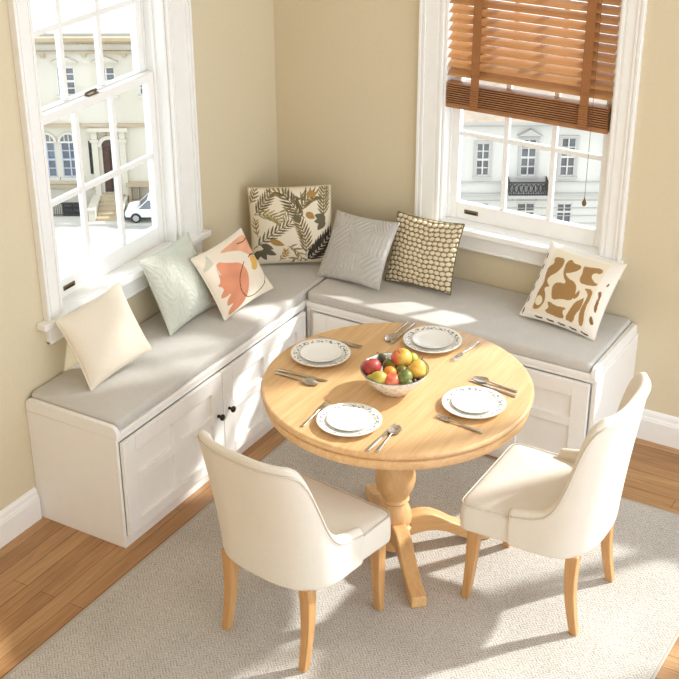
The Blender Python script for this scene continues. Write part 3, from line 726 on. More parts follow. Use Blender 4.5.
# ------------------------------------------------------------------ tableware
M_RIM = None
def plate_mat():
    m, nt, b = newmat('printed_rim_porcelain'); L = nt.links
    mp = coords(nt); sp = nt.nodes.new('ShaderNodeSeparateXYZ'); L.new(mp.outputs[0], sp.inputs[0])
    at = N(nt, 'ShaderNodeMath', operation='ARCTAN2'); L.new(sp.outputs[1], at.inputs[0]); L.new(sp.outputs[0], at.inputs[1])
    ln = N(nt, 'ShaderNodeVectorMath', operation='LENGTH'); cz = nt.nodes.new('ShaderNodeCombineXYZ'); L.new(sp.outputs[0], cz.inputs[0]); L.new(sp.outputs[1], cz.inputs[1]); L.new(cz.outputs[0], ln.inputs[0])
    # small broken motif in a ring between two radii
    v = nt.nodes.new('ShaderNodeCombineXYZ'); a5 = N(nt, 'ShaderNodeMath', operation='MULTIPLY'); L.new(at.outputs[0], a5.inputs[0]); a5.inputs[1].default_value = 7
    r5 = N(nt, 'ShaderNodeMath', operation='MULTIPLY'); L.new(ln.outputs['Value'], r5.inputs[0]); r5.inputs[1].default_value = 110
    L.new(a5.outputs[0], v.inputs[0]); L.new(r5.outputs[0], v.inputs[1])
    nz = N(nt, 'ShaderNodeTexNoise', Scale=1.2, Detail=2.0, Roughness=.6); L.new(v.outputs[0], nz.inputs['Vector'])
    rr = ramp(nt, [(.52, (0, 0, 0)), (.56, (1, 1, 1))]); L.new(nz.outputs[0], rr.inputs[0])
    md = N(nt, 'ShaderNodeMath', operation='SUBTRACT'); L.new(ln.outputs['Value'], md.inputs[0]); md.inputs[1].default_value = .0965
    ab = N(nt, 'ShaderNodeMath', operation='ABSOLUTE'); L.new(md.outputs[0], ab.inputs[0])
    lt = N(nt, 'ShaderNodeMath', operation='LESS_THAN'); L.new(ab.outputs[0], lt.inputs[0]); lt.inputs[1].default_value = .0085
    mk = N(nt, 'ShaderNodeMath', operation='MULTIPLY'); L.new(lt.outputs[0], mk.inputs[0]); L.new(rr.outputs[0], mk.inputs[1])
    mx = N(nt, 'ShaderNodeMix', data_type='RGBA'); L.new(mk.outputs[0], mx.inputs[0]); mx.inputs[6].default_value = (*srgb(236, 234, 228), 1); mx.inputs[7].default_value = (*srgb(128, 128, 132), 1)
    # fine warm line on the lip
    gt = N(nt, 'ShaderNodeMath', operation='GREATER_THAN'); L.new(ln.outputs['Value'], gt.inputs[0]); gt.inputs[1].default_value = .1135
    m2 = N(nt, 'ShaderNodeMix', data_type='RGBA'); L.new(gt.outputs[0], m2.inputs[0]); L.new(mx.outputs[2], m2.inputs[6]); m2.inputs[7].default_value = (*srgb(196, 176, 148), 1)
    L.new(m2.outputs[2], b.inputs['Base Color']); b.inputs['Roughness'].default_value = .18
    return m
M_PLATE = plate_mat()
M_SALAD = plain('plain_white_china', srgb(240, 239, 236), rough=.14, var=.008)
plate_bm = MB().lathe([(0, 0), (.068, 0), (.072, .002), (.082, .007), (.100, .0125), (.1145, .0165), (.1155, .0185), (.1135, .0195), (.099, .0155), (.081, .0100), (.072, .0055), (0, .0050)], 72)
salad_bm = MB().lathe([(0, 0), (.044, 0), (.048, .0015), (.060, .005), (.072, .0088), (.0785, .012), (.0792, .0136), (.0775, .0145), (.071, .0115), (.060, .0080), (.0535, .0062), (0, .0055)], 64)
ps = [((1.010, -1.268), 'closest to the left window bench'), ((1.326, -.956), 'closest to the back bench'), ((1.674, -1.314), 'in front of the right-hand chair'), ((1.352, -1.640), 'in front of the chair seen from behind')]
src = None; src2 = None
for i, ((x, y), where) in enumerate(ps):
    if src is None:
        src = obj('dinner_plate', plate_bm, M_PLATE, smooth=True, angle=60); o = src
        src2 = obj('side_plate', salad_bm, M_SALAD, smooth=True, angle=60); o2 = src2
    else:
        o = src.copy(); COL.objects.link(o); o2 = src2.copy(); COL.objects.link(o2)
    o.location = (x, y, TZ + .0004); o.rotation_euler = (0, 0, i * 1.3)
    o2.location = (x - .002, y + .003, TZ + .0060)
    tag(o, 'wide dinner plate with dark printed rim, ' + where, 'plate', 'dinner plates on the table')
    tag(o2, 'small plain white plate on the dinner plate ' + where, 'plate', 'side plates on the table')

# cutlery: built along +x, handle end at x = 0
def strip(pts, M=None):
    """flat bar: (x, half width, z centre, half thickness)"""
    rings = []
    for x, hw, zc, ht in pts:
        rings.append([(x, -hw, zc - ht), (x, -hw * .6, zc - ht * 1.3), (x, hw * .6, zc - ht * 1.3), (x, hw, zc - ht), (x, hw, zc + ht * .4), (x, hw * .6, zc + ht), (x, -hw * .6, zc + ht), (x, -hw, zc + ht * .4)])
    return rings
HND = [(0, .0042, .0045, .0020), (.004, .0058, .0045, .0023), (.05, .0050, .0045, .0023), (.095, .0034, .0055, .0020), (.110, .0030, .0075, .0018), (.122, .0034, .0085, .0016)]
def knife_parts():
    h = MB().loft(strip([(0, .0045, .004, .0022), (.004, .0065, .004, .0028), (.06, .0060, .004, .0028), (.092, .0052, .004, .0024), (.096, .0048, .004, .0022)]))
    b = MB(); rings = []
    for x, y0, y1 in ((.095, -.0045, .0045), (.105, -.0075, .005), (.15, -.0085, .005), (.185, -.007, .005), (.198, -.002, .0045), (.203, .002, .0035)):
        rings.append([(x, y0, .0036), (x, y1, .0030), (x, y1, .0050), (x, y0, .0040)])
    b.loft(rings); return h, b
def fork_parts():
    h = MB().loft(strip(HND))
    b = MB().loft(strip([(.121, .0036, .0085, .0015), (.130, .0085, .0075, .0013), (.140, .0110, .0055, .0012), (.147, .0114, .0050, .0012)]))
    for k in range(4):
        y = -.0090 + .0060 * k; b.loft([[(x, y - w, zc - .0010), (x, y + w, zc - .0010), (x, y + w, zc + .0010), (x, y - w, zc + .0010)] for x, w, zc in ((.145, .0023, .0050), (.160, .0018, .0042), (.176, .0015, .0048), (.190, .0009, .0070))])
    return h, b
def spoon_parts():
    h = MB().loft(strip(HND))
    b = MB(); n = 14; rows = []
    for i in range(n + 1):
        q = i / n; x = .120 + .066 * q; hw = .0205 * math.sin(PI * (q ** .8) * .97 + .03) ** .75 + .0022 if q < 1 else .002
        hw = max(.002, hw * (1 if q < 1 else .2)); dep = .0062 * math.sin(PI * min(1, q * 1.02)); zt = .0088 - .003 * q
        rows.append([(x, hw * t, zt - dep * (1 - t * t)) for t in (-1, -.66, -.33, 0, .33, .66, 1)] + [(x, hw * t, zt - .0014 - dep * (1 - t * t)) for t in (1, .66, .33, 0, -.33, -.66, -1)])
    b.loft(rows); return h, b
KINDS = {'k': ('table_knife', 'knife', knife_parts, ('handle', 'blade')), 'f': ('table_fork', 'fork', fork_parts, ('handle', 'tines')), 's': ('table_spoon', 'spoon', spoon_parts, ('handle', 'bowl'))}
PROTO = {}
near = {'L': 'the plate nearest the left bench', 'B': 'the plate nearest the back bench', 'R': 'the plate before the right-hand chair', 'F': 'the plate before the near chair'}
def cutlery(kind, place, x, y, deg, what):
    name, cat, fn, pn = KINDS[kind]
    if kind not in PROTO:
        r = thing(name, None, None); h, b = fn()
        obj(pn[0], h, M_STEEL, r, smooth=True, angle=50); obj(pn[1], b, M_STEEL, r, smooth=True, angle=50); PROTO[kind] = r; o = r
    else: o = copy_tree(PROTO[kind])
    o.location = (x, y, TZ + .0004); o.rotation_euler = (0, 0, math.radians(deg)); 
    tag(o, what, cat, cat + 's on the table' if cat != 'knife' else 'knives on the table')
cutlery('k', 'L', .931, -1.440, 4.8, 'steel knife lying between the spoon and the plate nearest the left bench')
cutlery('s', 'L', .930, -1.463, -.5, 'steel spoon beside the plate nearest the left bench, outside the knife')
cutlery('f', 'L', .920, -1.137, 2.6, 'steel fork on the far side of the plate nearest the left bench')
cutlery('s', 'B', 1.159, -.851, -86.8, 'steel spoon beside the plate nearest the back bench, outside the knife')
cutlery('k', 'B', 1.187, -.845, -89, 'steel knife beside the plate nearest the back bench')
cutlery('f', 'B', 1.479, -.862, -96, 'steel fork to the right of the plate nearest the back bench')
cutlery('s', 'R', 1.767, -1.142, 176, 'steel spoon behind the plate before the right chair')
cutlery('k', 'R', 1.776, -1.177, 172, 'steel knife between the spoon and the plate before the right chair')
cutlery('f', 'R', 1.778, -1.467, 172.7, 'steel fork on the near side of the plate before the right chair')
cutlery('f', 'F', 1.221, -1.740, 92, 'steel fork to the left of the plate before the near chair')
cutlery('k', 'F', 1.493, -1.764, 90, 'steel knife to the right of the plate before the near chair')
cutlery('s', 'F', 1.525, -1.755, 94.7, 'steel spoon outside the knife before the near chair')

# fruit bowl
def bowl_mat():
    m, nt, b = newmat('patterned_bowl'); L = nt.links
    mp = coords(nt); nz = N(nt, 'ShaderNodeTexNoise', Scale=24.0, Detail=3.0, Distortion=2.2); L.new(mp.outputs[0], nz.inputs['Vector'])
    r = ramp(nt, [(.50, srgb(228, 224, 215)), (.56, srgb(196, 192, 182)), (.62, srgb(224, 219, 209)), (.70, srgb(172, 170, 158))]); L.new(nz.outputs[0], r.inputs[0])
    L.new(r.outputs[0], b.inputs['Base Color']); b.inputs['Roughness'].default_value = .25; return m
BX, BY = 1.375, -1.355
bw = thing('fruit_bowl', 'patterned ceramic bowl of fruit in the middle of the table', 'bowl', (BX, BY, TZ + .0004))
mb = MB(); mb.lathe([(0, .003), (.046, .003), (.046, 0), (.052, 0), (.056, .008), (.080, .028), (.105, .056), (.119, .080), (.1240, .0900), (.1225, .0918), (.1195, .0905), (.114, .080), (.100, .058), (.076, .033), (.048, .014), (0, .010)], 72)
obj('bowl_body', mb, bowl_mat(), bw, smooth=True, angle=70)
mb = MB(); mb.tube([(.1226 * math.cos(2 * PI * k / 64), .1226 * math.sin(2 * PI * k / 64), .0912) for k in range(64)], .0016, 6, closed=True)
obj('rim_line', mb, plain('bowl_rim_grey', srgb(96, 92, 84), rough=.3), bw, smooth=True, angle=180)

def fruit_mat(name, c0, c1, axis=None, speck=.04, rough=.42):
    m, nt, b = newmat(name); L = nt.links
    mp = coords(nt, (1, 1, 1)); nz = N(nt, 'ShaderNodeTexNoise', Scale=28.0, Detail=4.0); L.new(mp.outputs[0], nz.inputs['Vector'])
    if axis:
        dt = N(nt, 'ShaderNodeVectorMath', operation='DOT_PRODUCT'); dt.inputs[1].default_value = axis; L.new(mp.outputs[0], dt.inputs[0])
        mr = N(nt, 'ShaderNodeMapRange'); mr.inputs[1].default_value = -.03; mr.inputs[2].default_value = .03; L.new(dt.outputs['Value'], mr.inputs[0])
        mx = N(nt, 'ShaderNodeMix', data_type='FLOAT'); mx.inputs[0].default_value = .3; L.new(mr.outputs[0], mx.inputs[2]); L.new(nz.outputs[0], mx.inputs[3]); src_ = mx.outputs[0]
    else: src_ = nz.outputs[0]
    r = ramp(nt, [(.35, c0), (.65, c1)]); L.new(src_, r.inputs[0]); L.new(r.outputs[0], b.inputs['Base Color'])
    b.inputs['Roughness'].default_value = rough; return m
def fruit(name, label, r, f, zf, rad, mat, shape='apple', squash=1.0, tilt=(0, 0), stem=True, leafcol=None):
    x = BX + r * .8605 - f * .5095; y = BY + r * .5095 + f * .8605; zc = TZ + .0908 + zf
    root = thing(name, label, 'fruit', (x, y, zc - rad * squash), 0, 'fruits in the bowl')
    mb = MB(); prof = []; n = 20
    for i in range(n + 1):
        a = PI * i / n; rr = math.sin(a); zz = -math.cos(a)
        if shape == 'apple':
            rr *= 1 + .05 * math.cos(a) * -1; zz *= .92; d = .20 * math.exp(-((PI - a) / .38) ** 2) + .10 * math.exp(-(a / .3) ** 2) * -1; zz -= d
        elif shape == 'pear':
            rr *= 1 - .20 * (1 - math.cos(a)) / 2 * (1 if a > PI / 2 else 0) ; zz *= 1.06 if a > PI / 2 else 1
        elif shape == 'lemon':
            zz *= 1.0 + .12 * abs(math.cos(a)) ** 6
        prof.append((max(0, rr) * rad if 0 < i < n else 0, rad * squash * zz))
    T = Matrix.Translation((0, 0, rad * squash)) @ Matrix.Rotation(tilt[1], 4, 'Z') @ Matrix.Rotation(tilt[0], 4, 'Y')
    mb.lathe(prof, 28, T); obj('flesh', mb, mat, root, smooth=True, angle=180)
    if stem:
        zt = prof[-1][1]; s = MB(); s.tube([(0, 0, zt - .002), (.0005, 0, zt + .006), (.003, .001, zt + .012)], [.0018, .0013, .0017], 7, M=T)
        obj('stem', s, M_STEM, root, smooth=True)
M_STEM = plain('fruit_stem', srgb(74, 54, 30), rough=.7)
m_red = fruit_mat('apple_red', srgb(150, 46, 44), srgb(190, 84, 70), None)
m_redyel = fruit_mat('apple_red_yellow', srgb(196, 86, 60), srgb(206, 172, 76), (.86, .3, 0.1))
m_yel = fruit_mat('pear_yellow', srgb(212, 160, 58), srgb(222, 180, 84), None)
m_lem = fruit_mat('mango_green_yellow', srgb(164, 152, 58), srgb(196, 176, 76), None)
m_or = fruit_mat('orange_peel', srgb(214, 132, 40), srgb(226, 150, 60), None)
m_pch = fruit_mat('peach_red', srgb(202, 92, 68), srgb(222, 134, 98), None)
m_grn = fruit_mat('apple_green', srgb(100, 112, 50), srgb(136, 140, 70), None)
m_lim = fruit_mat('lime_green', srgb(84, 100, 46), srgb(112, 124, 62), None)
m_oli = fruit_mat('fig_olive', srgb(96, 92, 36), srgb(136, 122, 54), None)
m_dfig = fruit_mat('fig_dark', srgb(58, 58, 34), srgb(92, 88, 48), None)
m_grp = fruit_mat('grape_dark', srgb(60, 22, 30), srgb(96, 36, 44), None)
fruit('apple', 'red apple at the left of the fruit bowl', -.083, .004, .004, .0355, m_red, tilt=(.3, 2.6))
fruit('apple', 'big red and yellow apple at the back of the fruit bowl', .026, .040, .020, .0385, m_redyel, tilt=(.35, 4.2))
fruit('pear', 'golden yellow pear at the right of the fruit bowl', .080, -.020, .006, .0355, m_yel, 'pear', tilt=(.5, 1.2))
fruit('mango', 'yellow-green mango at the near left of the fruit bowl', -.060, -.066, -.004, .0270, m_lem, 'lemon', 1.16, tilt=(1.45, .6), stem=False)
fruit('orange', 'small orange wedged between the mango and green apple', -.018, -.026, -.004, .0250, m_or, 'round', stem=False)
fruit('peach', 'coral red peach at the near side of the fruit bowl', -.012, -.070, -.010, .0290, m_pch, 'apple', tilt=(.2, 5), stem=False)
fruit('apple', 'green apple with a dark stem near the bowl centre', .034, -.062, .000, .0290, m_grn, tilt=(.5, 3.6))
fruit('lime', 'small dark green lime at the near rim of the bowl', .040, -.078, -.016, .0180, m_lim, 'lemon', 1.1, tilt=(1.4, .5), stem=False)
fruit('fig', 'olive fig in the middle of the bowl behind the orange', -.018, .022, -.004, .0280, m_oli, 'pear', tilt=(.6, 3))
fruit('fig', 'dark olive fig at the back left of the bowl', -.040, .082, -.008, .0230, m_dfig, 'pear', tilt=(.8, 3))
fruit('plum', 'olive green plum between the big red-yellow apple and the green apple', .024, -.012, -.008, .0250, m_oli, 'round', stem=False)
fruit('plum', 'yellow-green plum behind the yellow pear', .064, .062, .006, .0240, fruit_mat('plum_green', srgb(150, 156, 60), srgb(186, 180, 80)), 'round', stem=False)
fruit('grape', 'dark red grape at the right rim of the bowl', .086, -.046, -.020, .0120, m_grp, 'round', 1.1, stem=False)
fruit('grape', 'dark red grape beside the lime in the bowl', .066, -.064, -.020, .0130, m_grp, 'round', 1.1, stem=False)
fruit('lime', 'pale green lime against the left wall of the bowl', -.086, -.036, -.020, .0160, m_lem, 'round', stem=False)

# ------------------------------------------------------------------ venetian blind in window 2
BX0, BX1, BYc = .884, 1.620, .022
bl = thing('venetian_blind', 'honey brown wooden venetian blind hanging in the back window, half lowered', 'blind', ((BX0 + BX1) / 2, BYc, 1.36))
ox, oz = (BX0 + BX1) / 2, 1.36; hw = (BX1 - BX0) / 2
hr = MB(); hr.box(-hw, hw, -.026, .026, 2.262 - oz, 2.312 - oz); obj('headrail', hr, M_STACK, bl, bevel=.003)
slat_mesh = None; sp = .0385; zt = 1.503
tilt = math.radians(29)
n_sl = int((2.25 - zt) / sp) + 1
def slat_mb(w, t=.0028):
    pts = []; 
    for i in range(7): q = -1 + 2 * i / 6; pts.append((q * w / 2, .0022 * (1 - q * q)))
    poly = pts + [(x, z_ - t) for x, z_ in reversed(pts)]
    n = len(poly); m = MB()
    vs = [(-hw, y, z_) for y, z_ in poly] + [(hw, y, z_) for y, z_ in poly]
    fs = [tuple(range(n)), tuple(reversed(range(n, 2 * n)))] + [((i + 1) % n, i, n + i, n + (i + 1) % n) for i in range(n)]
    return m.add(vs, fs)
first = None
for k in range(n_sl):
    if first is None: first = obj('slat', slat_mb(.0485), M_SLAT, bl, smooth=True, angle=40); o = first
    else: o = first.copy(); COL.objects.link(o)
    o.location = (0, 0, zt + .012 + k * sp - oz); o.rotation_euler = (tilt, 0, 0)
ns = 10; first = None
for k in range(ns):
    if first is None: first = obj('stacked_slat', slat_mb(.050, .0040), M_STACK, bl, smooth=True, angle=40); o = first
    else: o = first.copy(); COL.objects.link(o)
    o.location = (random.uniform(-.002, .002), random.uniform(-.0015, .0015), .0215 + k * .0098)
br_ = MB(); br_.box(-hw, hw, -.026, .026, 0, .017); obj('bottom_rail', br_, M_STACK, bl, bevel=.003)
for tx in (1.018, 1.512):
    t = MB(); dx = tx - ox
    zig = []
    yf = -.0265
    t.box(dx - .019, dx + .019, yf - .0012, yf, zt - oz + .010, 2.262 - oz)
    t.box(dx - .019, dx + .019, .0265, .0277, zt - oz + .010, 2.262 - oz)
    for k in range(9):
        z_ = .003 + k * .0112
        t.box(dx - .020, dx + .020, yf - .0042 - .001 * (k % 2), yf - .001, z_, z_ + .0098)
    t.box(dx - .019, dx + .019, yf - .0012, yf, .10, zt - oz + .012)
    obj('ladder_tape', t, M_TAPE, bl)
cd = MB(); cx = 1.553 - ox
cd.tube([(cx, -.034, 2.265 - oz), (cx + .001, -.035, 1.8 - oz), (cx, -.036, 1.36 - oz), (cx - .001, -.0365, 1.07 - oz)], .0011, 6)
co = obj('pull_cord', cd, M_CORD, bl, smooth=True)
ts = MB(); ts.lathe([(0, 1.036 - oz), (.006, 1.038 - oz), (.0095, 1.045 - oz), (.0095, 1.053 - oz), (.006, 1.060 - oz), (.003, 1.068 - oz), (.0025, 1.074 - oz), (0, 1.075 - oz)], 16, Matrix.Translation((cx - .001, -.0365, 0)))
obj('tassel', ts, M_CORD, co, smooth=True, angle=60)

# ------------------------------------------------------------------ street outside
CAM = Vector((3.4002, -5.1601, 3.1922)); YAW = 2.1059
S = 1.25; DIST = 62 * S
ex = Vector((math.sin(YAW), -math.cos(YAW), 0)); ef = Vector((math.cos(YAW), math.sin(YAW), 0))
ORG = Vector((CAM.x, CAM.y, 0)) + ef * DIST
RZ = math.atan2(ex.y, ex.x)
def zz(v): return CAM.z + (v - CAM.z) * S
GZ = -27.75; GZ2 = -30.4
M_STONE = plain('cream_stone', srgb(196, 188, 172), rough=.85, var=.05, bscale=1.5)
M_STONE2 = plain('tan_stone_trim', srgb(172, 154, 126), rough=.85, var=.08, bscale=4)
M_STUCCO = plain('white_stucco', srgb(204, 200, 192), rough=.85, var=.03, bscale=1.5)
M_STUCCO2 = plain('grey_stucco_trim', srgb(178, 174, 168), rough=.85, var=.03, bscale=2)
M_ROOF = plain('terracotta_roof', srgb(150, 134, 118), rough=.8, var=.15, bscale=6)
M_DARKGL = plain('dark_window_glass', srgb(112, 115, 120), rough=.15, var=.3, bscale=3)
M_DOOR = plain('dark_brown_door', srgb(70, 42, 34), rough=.5, var=.1)
M_IRON = plain('black_iron', srgb(40, 40, 42), rough=.5)
M_STREET = plain('pale_asphalt', srgb(168, 164, 158), rough=.9, var=.06, bscale=2)
M_PAVE = plain('pavement_stone', srgb(190, 184, 174), rough=.9, var=.05, bscale=2)
M_CARW = plain('car_white', srgb(214, 216, 220), rough=.25, var=.01)
M_CARD = plain('car_dark_trim', srgb(34, 36, 40), rough=.4)
M_TYRE = plain('tyre_rubber', srgb(22, 22, 24), rough=.8)
M_HUB = plain('wheel_silver', srgb(170, 172, 176), rough=.3, metal=.6)
def bx(mb, s0, s1, z0, z1, d0, d1):
    """facade box: s and z as measured on the facade, d = depth out of the facade towards the street (m)"""
    return mb.box(s0 * S, s1 * S, -d1, -d0, zz(z0), zz(z1))
def ext_root(name, label, cat):
    return thing(name, label, cat, (ORG.x, ORG.y, 0), RZ)
st = thing('street', None, None, (ORG.x, ORG.y, 0), RZ, kind='structure')
def gz(x): t = max(0, min(1, (x + 9) / 14)); return GZ + (GZ2 - GZ) * t
def ground(name, x0, x1, y0, y1, dz, mat):
    xs = sorted({x0, x1, *[q for q in (-9, 5) if x0 < q < x1]})
    poly = [(q, gz(q) + dz) for q in xs] + [(x1, -33), (x0, -33)]
    return obj(name, MB().prism(poly, y0, y1), mat, st)
XW = -12.05 * S
ground('road', -60, 60, -70, -3.0, -.12, M_STREET)
ground('pavement', -60, XW, -3.0, -1.75, 0, M_PAVE); ground('pavement', XW, 60, -3.0, 16, 0, M_PAVE)
obj('lightwell_floor', MB().box(-60, XW, -1.75, 16, -33, -29.7), M_PAVE, st)

def sash_window(parent, s0, s1, z0, z1, frame_mat, bars=True, mid=None, mat=None):
    """recessed facade window: frame with dark panes"""
    fr = MB(); t = .05
    bx(fr, s0, s0 + t, z0, z1, -.12, .02); bx(fr, s1 - t, s1, z0, z1, -.12, .02); bx(fr, s0, s1, z0, z0 + t, -.12, .02); bx(fr, s0, s1, z1 - t, z1, -.12, .02)
    m = mid if mid is not None else (z0 + z1) / 2
    bx(fr, s0, s1, m - .045, m + .045, -.12, .03)
    c = (s0 + s1) / 2; bx(fr, c - .03, c + .03, z0, z1, -.12, .02)
    if bars:
        for q in (.25, .75): w_ = z0 + (z1 - z0) * q; bx(fr, s0, s1, w_ - .02, w_ + .02, -.12, .01)
    f_ = obj('window', fr, frame_mat, parent)
    g = MB(); bx(g, s0 + .02, s1 - .02, z0 + .02, z1 - .02, -.16, -.13); obj('window_pane', g, mat or M_DARKGL, f_)
    return f_
def wall_holes(s0, s1, z0, z1, holes, th=.3):
    """facade slab with rectangular holes (s0, s1, z0, z1)"""
    xs = sorted({s0, s1, *[h[0] for h in holes], *[h[1] for h in holes]}); zs = sorted({z0, z1, *[h[2] for h in holes], *[h[3] for h in holes]})
    mb = MB()
    for a, b in zip(xs, xs[1:]):
        for c, d in zip(zs, zs[1:]):
            mx, mz = (a + b) / 2, (c + d) / 2
            if any(h[0] < mx < h[1] and h[2] < mz < h[3] for h in holes): continue
            bx(mb, a, b, c, d, -th, 0)
    return mb
# left building: cream stone townhouse with an arched door up a flight of steps
B1 = ext_root('townhouse', 'cream stone townhouse with arched door across the street, through the left window', 'building')
S0, S1 = -18.5, -7.2
up = [(c - .42, c + .42, -16.05, -14.70) for c in (-16.55, -14.63, -12.71, -10.83, -8.9)]
ar = [(c - .40, c + .40, -20.10, -18.34) for c in (-16.5, -15.1, -13.95, -12.87)]
dr = [(-11.32, -10.56, -20.92, -18.55)]
lo = [(c - .46, c + .46, -22.55, -21.42) for c in (-16.5, -15.1, -13.02)] + [(-11.95, -11.72, -19.95, -18.3)]
obj('wall', wall_holes(S0, S1, -22.95, -13.5, up + ar + dr + lo), M_STONE, B1)
bk = MB(); bx(bk, S0, S1, -22.95, -13.5, -9, -.9); obj('house_body', bk, M_STONE, B1)
cn = MB(); bx(cn, S0 - .2, S1 + .2, -13.34, -13.18, -.4, .75); bx(cn, S0 - .1, S1 + .1, -13.46, -13.34, -.3, .5); bx(cn, S0, S1, -14.02, -13.92, -.1, .2)
bx(cn, S0, S1, -17.55, -17.42, -.1, .2); bx(cn, S0, -11.5, -20.62, -20.46, -.1, .22)
obj('cornice', cn, M_STONE2, B1)
dn = MB(); bx(dn, S0, S1, -13.60, -13.455, -.05, .16); q = S0
while q < S1 - .1:
    bx(dn, q, q + .10, -13.58, -13.455, .16, .32); q += .22
obj('dentil_course', dn, M_STONE2, B1)
for c in (-17.6, -15.6, -13.66, -11.75, -9.9):
    dn = MB(); bx(dn, c - .09, c + .09, -14.22, -14.02, 0, .2); obj('bracket', dn, M_STONE2, B1)
rf = MB(); bx(rf, S0, S1, -13.18, -13.06, -9, .3); obj('roof', rf, plain('slate_roof', srgb(168, 164, 160), rough=.8), B1)
for h in up:
    sash_window(B1, *h, M_STUCCO, True)
    c = (h[0] + h[1]) / 2; p = MB(); p.add([(x * S, y, zz(z_)) for y in (-.22, 0.05) for x, z_ in ((c - .62, -14.42), (c + .62, -14.42), (c, -14.16))], [(0, 1, 2), (5, 4, 3), (0, 3, 4, 1), (1, 4, 5, 2), (2, 5, 3, 0)])
    bx(p, c - .6, c + .6, -14.5, -14.42, 0, .16); obj('pediment', p, M_STONE, B1); p = MB(); bx(p, c - .52, c + .52, -16.16, -16.05, 0, .16); obj('window_sill', p, M_STONE, B1)
def arch_head(parent, c, r, zb_, name, mat, d0=-.02, d1=.12, rin=None):
    """half-round head: ring or filled"""
    rin = rin or 0; n = 16; m = MB(); vs = []
    for y in (-d1, -d0):
        for i in range(n + 1):
            a = PI * i / n; vs.append(((c + r * math.cos(a)) * S, y, zz(zb_) + r * math.sin(a) * S))
        for i in range(n + 1):
            a = PI * i / n; vs.append(((c + rin * math.cos(a)) * S, y, zz(zb_) + rin * math.sin(a) * S))
    k = n + 1; fs = []
    for i in range(n):
        fs += [(i, i + 1, k + i + 1, k + i), (2 * k + i, 3 * k + i, 3 * k + i + 1, 2 * k + i + 1), (i, 2 * k + i, 2 * k + i + 1, i + 1), (k + i, k + i + 1, 3 * k + i + 1, 3 * k + i)]
    m.add(vs, fs); return obj(name, m, mat, parent)
for h in ar:
    c = (h[0] + h[1]) / 2
    f_ = sash_window(B1, *h, plain('blue_grey_sash', srgb(168, 176, 190), rough=.5) if h is ar[0] else bpy.data.materials['blue_grey_sash'], True)
    arch_head(B1, c, .40, -18.34, 'fanlight', M_DARKGL, .0, .03); arch_head(B1, c, .52, -18.34, 'arch_moulding', M_STONE, 0, .14, .40)
    a_ = MB()
    for d in (-.2, 0, .2): a_.box((c + d - .02) * S, (c + d + .02) * S, -.06, -.02, zz(-18.34), zz(-18.34) + math.sqrt(max(0, .16 - d * d)) * S)
    bx(a_, c - .4, c + .4, -18.38, -18.30, .02, .06); obj('fanlight_bars', a_, M_STUCCO, B1)
    sl = MB(); bx(sl, c - .52, c + .52, -20.24, -20.10, 0, .2); obj('window_sill', sl, M_STONE, B1)
for h in lo: sash_window(B1, *h, M_IRON, True, mat=M_DARKGL)
dd = MB(); bx(dd, -11.30, -10.96, -20.90, -18.55, -.18, -.1); bx(dd, -10.92, -10.58, -20.90, -18.55, -.18, -.1)
for a_, b_ in ((-11.25, -11.01), (-10.87, -10.63)):
    for z0_, z1_ in ((-20.8, -20.2), (-20.1, -19.4), (-19.3, -18.65)): bx(dd, a_, b_, z0_, z1_, -.1, -.06)
d_ = obj('front_door', dd, M_DOOR, B1); arch_head(B1, -10.94, .38, -18.55, 'door_fanlight', M_DOOR, 0, .03)
arch_head(B1, -10.94, .56, -18.55, 'arch_moulding', M_STONE, 0, .22, .38)
pl_ = MB()
for c in (-11.62, -10.30): bx(pl_, c - .14, c + .14, -21.0, -17.75, 0, .25); bx(pl_, c - .2, c + .2, -18.3, -18.15, 0, .32)
bx(pl_, -11.9, -9.98, -17.75, -17.58, 0, .4); obj('door_surround', pl_, M_STONE, B1)
cr_ = MB()
for k in range(8): a_ = random.uniform(-.4, .4); bx(cr_, -10.94 + a_ - .06, -10.94 + a_ + .06, -17.95 + random.uniform(0, .2), -17.8 + random.uniform(0, .2), .05, .3)
obj('carved_keystone', cr_, M_STONE2, B1)
ES = ext_root('entrance_stairs', 'stone stairs climbing to the arched door of the cream townhouse', 'stairs')
sp_ = MB()
for k in range(6):
    sp_.box(-11.50 * S, -10.36 * S, -(.45 + .42 * k), -(.02 if k == 0 else .45 + .42 * (k - 1)), GZ - .3, zz(-20.93) - .127 * k)
obj('steps', sp_, M_STONE2, ES)
pr2 = MB(); bx(pr2, -10.35, -10.22, -22.0, -21.0, .01, 2.6); obj('stair_wall', pr2, M_STONE, ES)
pr = MB(); bx(pr, -11.84, -11.52, -22.95, -21.05, .01, 2.6); bx(pr, -11.90, -11.50, -21.05, -20.95, .01, 2.7)
obj('stair_wall', pr, M_STONE, ES)
ir = MB()
for k in range(34): q = (-15.2 + k * .095) * S; ir.box(q, q + .03, -1.84, -1.80, GZ, GZ + .85)
ir.box(-15.2 * S, -12.0 * S, -1.85, -1.79, GZ + .82, GZ + .88); ir.box(-15.2 * S, -12.0 * S, -1.85, -1.79, GZ + .08, GZ + .12)
tag(obj('railing', ir, M_IRON, None, loc=None), 'black iron railing in front of the cream townhouse', 'railing'); ir_o = bpy.data.objects['railing']; ir_o.location = (ORG.x, ORG.y, 0); ir_o.rotation_euler = (0, 0, RZ)
ga = MB(); bx(ga, -10.25, -9.0, -20.48, -20.34, 0, .5); bx(ga, -10.15, -10.02, -22.95, -20.48, 0, .4); bx(ga, -9.25, -9.1, -22.95, -20.48, 0, .4); bx(ga, -10.2, -9.0, -21.34, -21.24, 0, .35); bx(ga, -9.72, -9.66, -21.3, -20.48, 0, .3)
obj('garage_surround', ga, M_STONE2, B1)

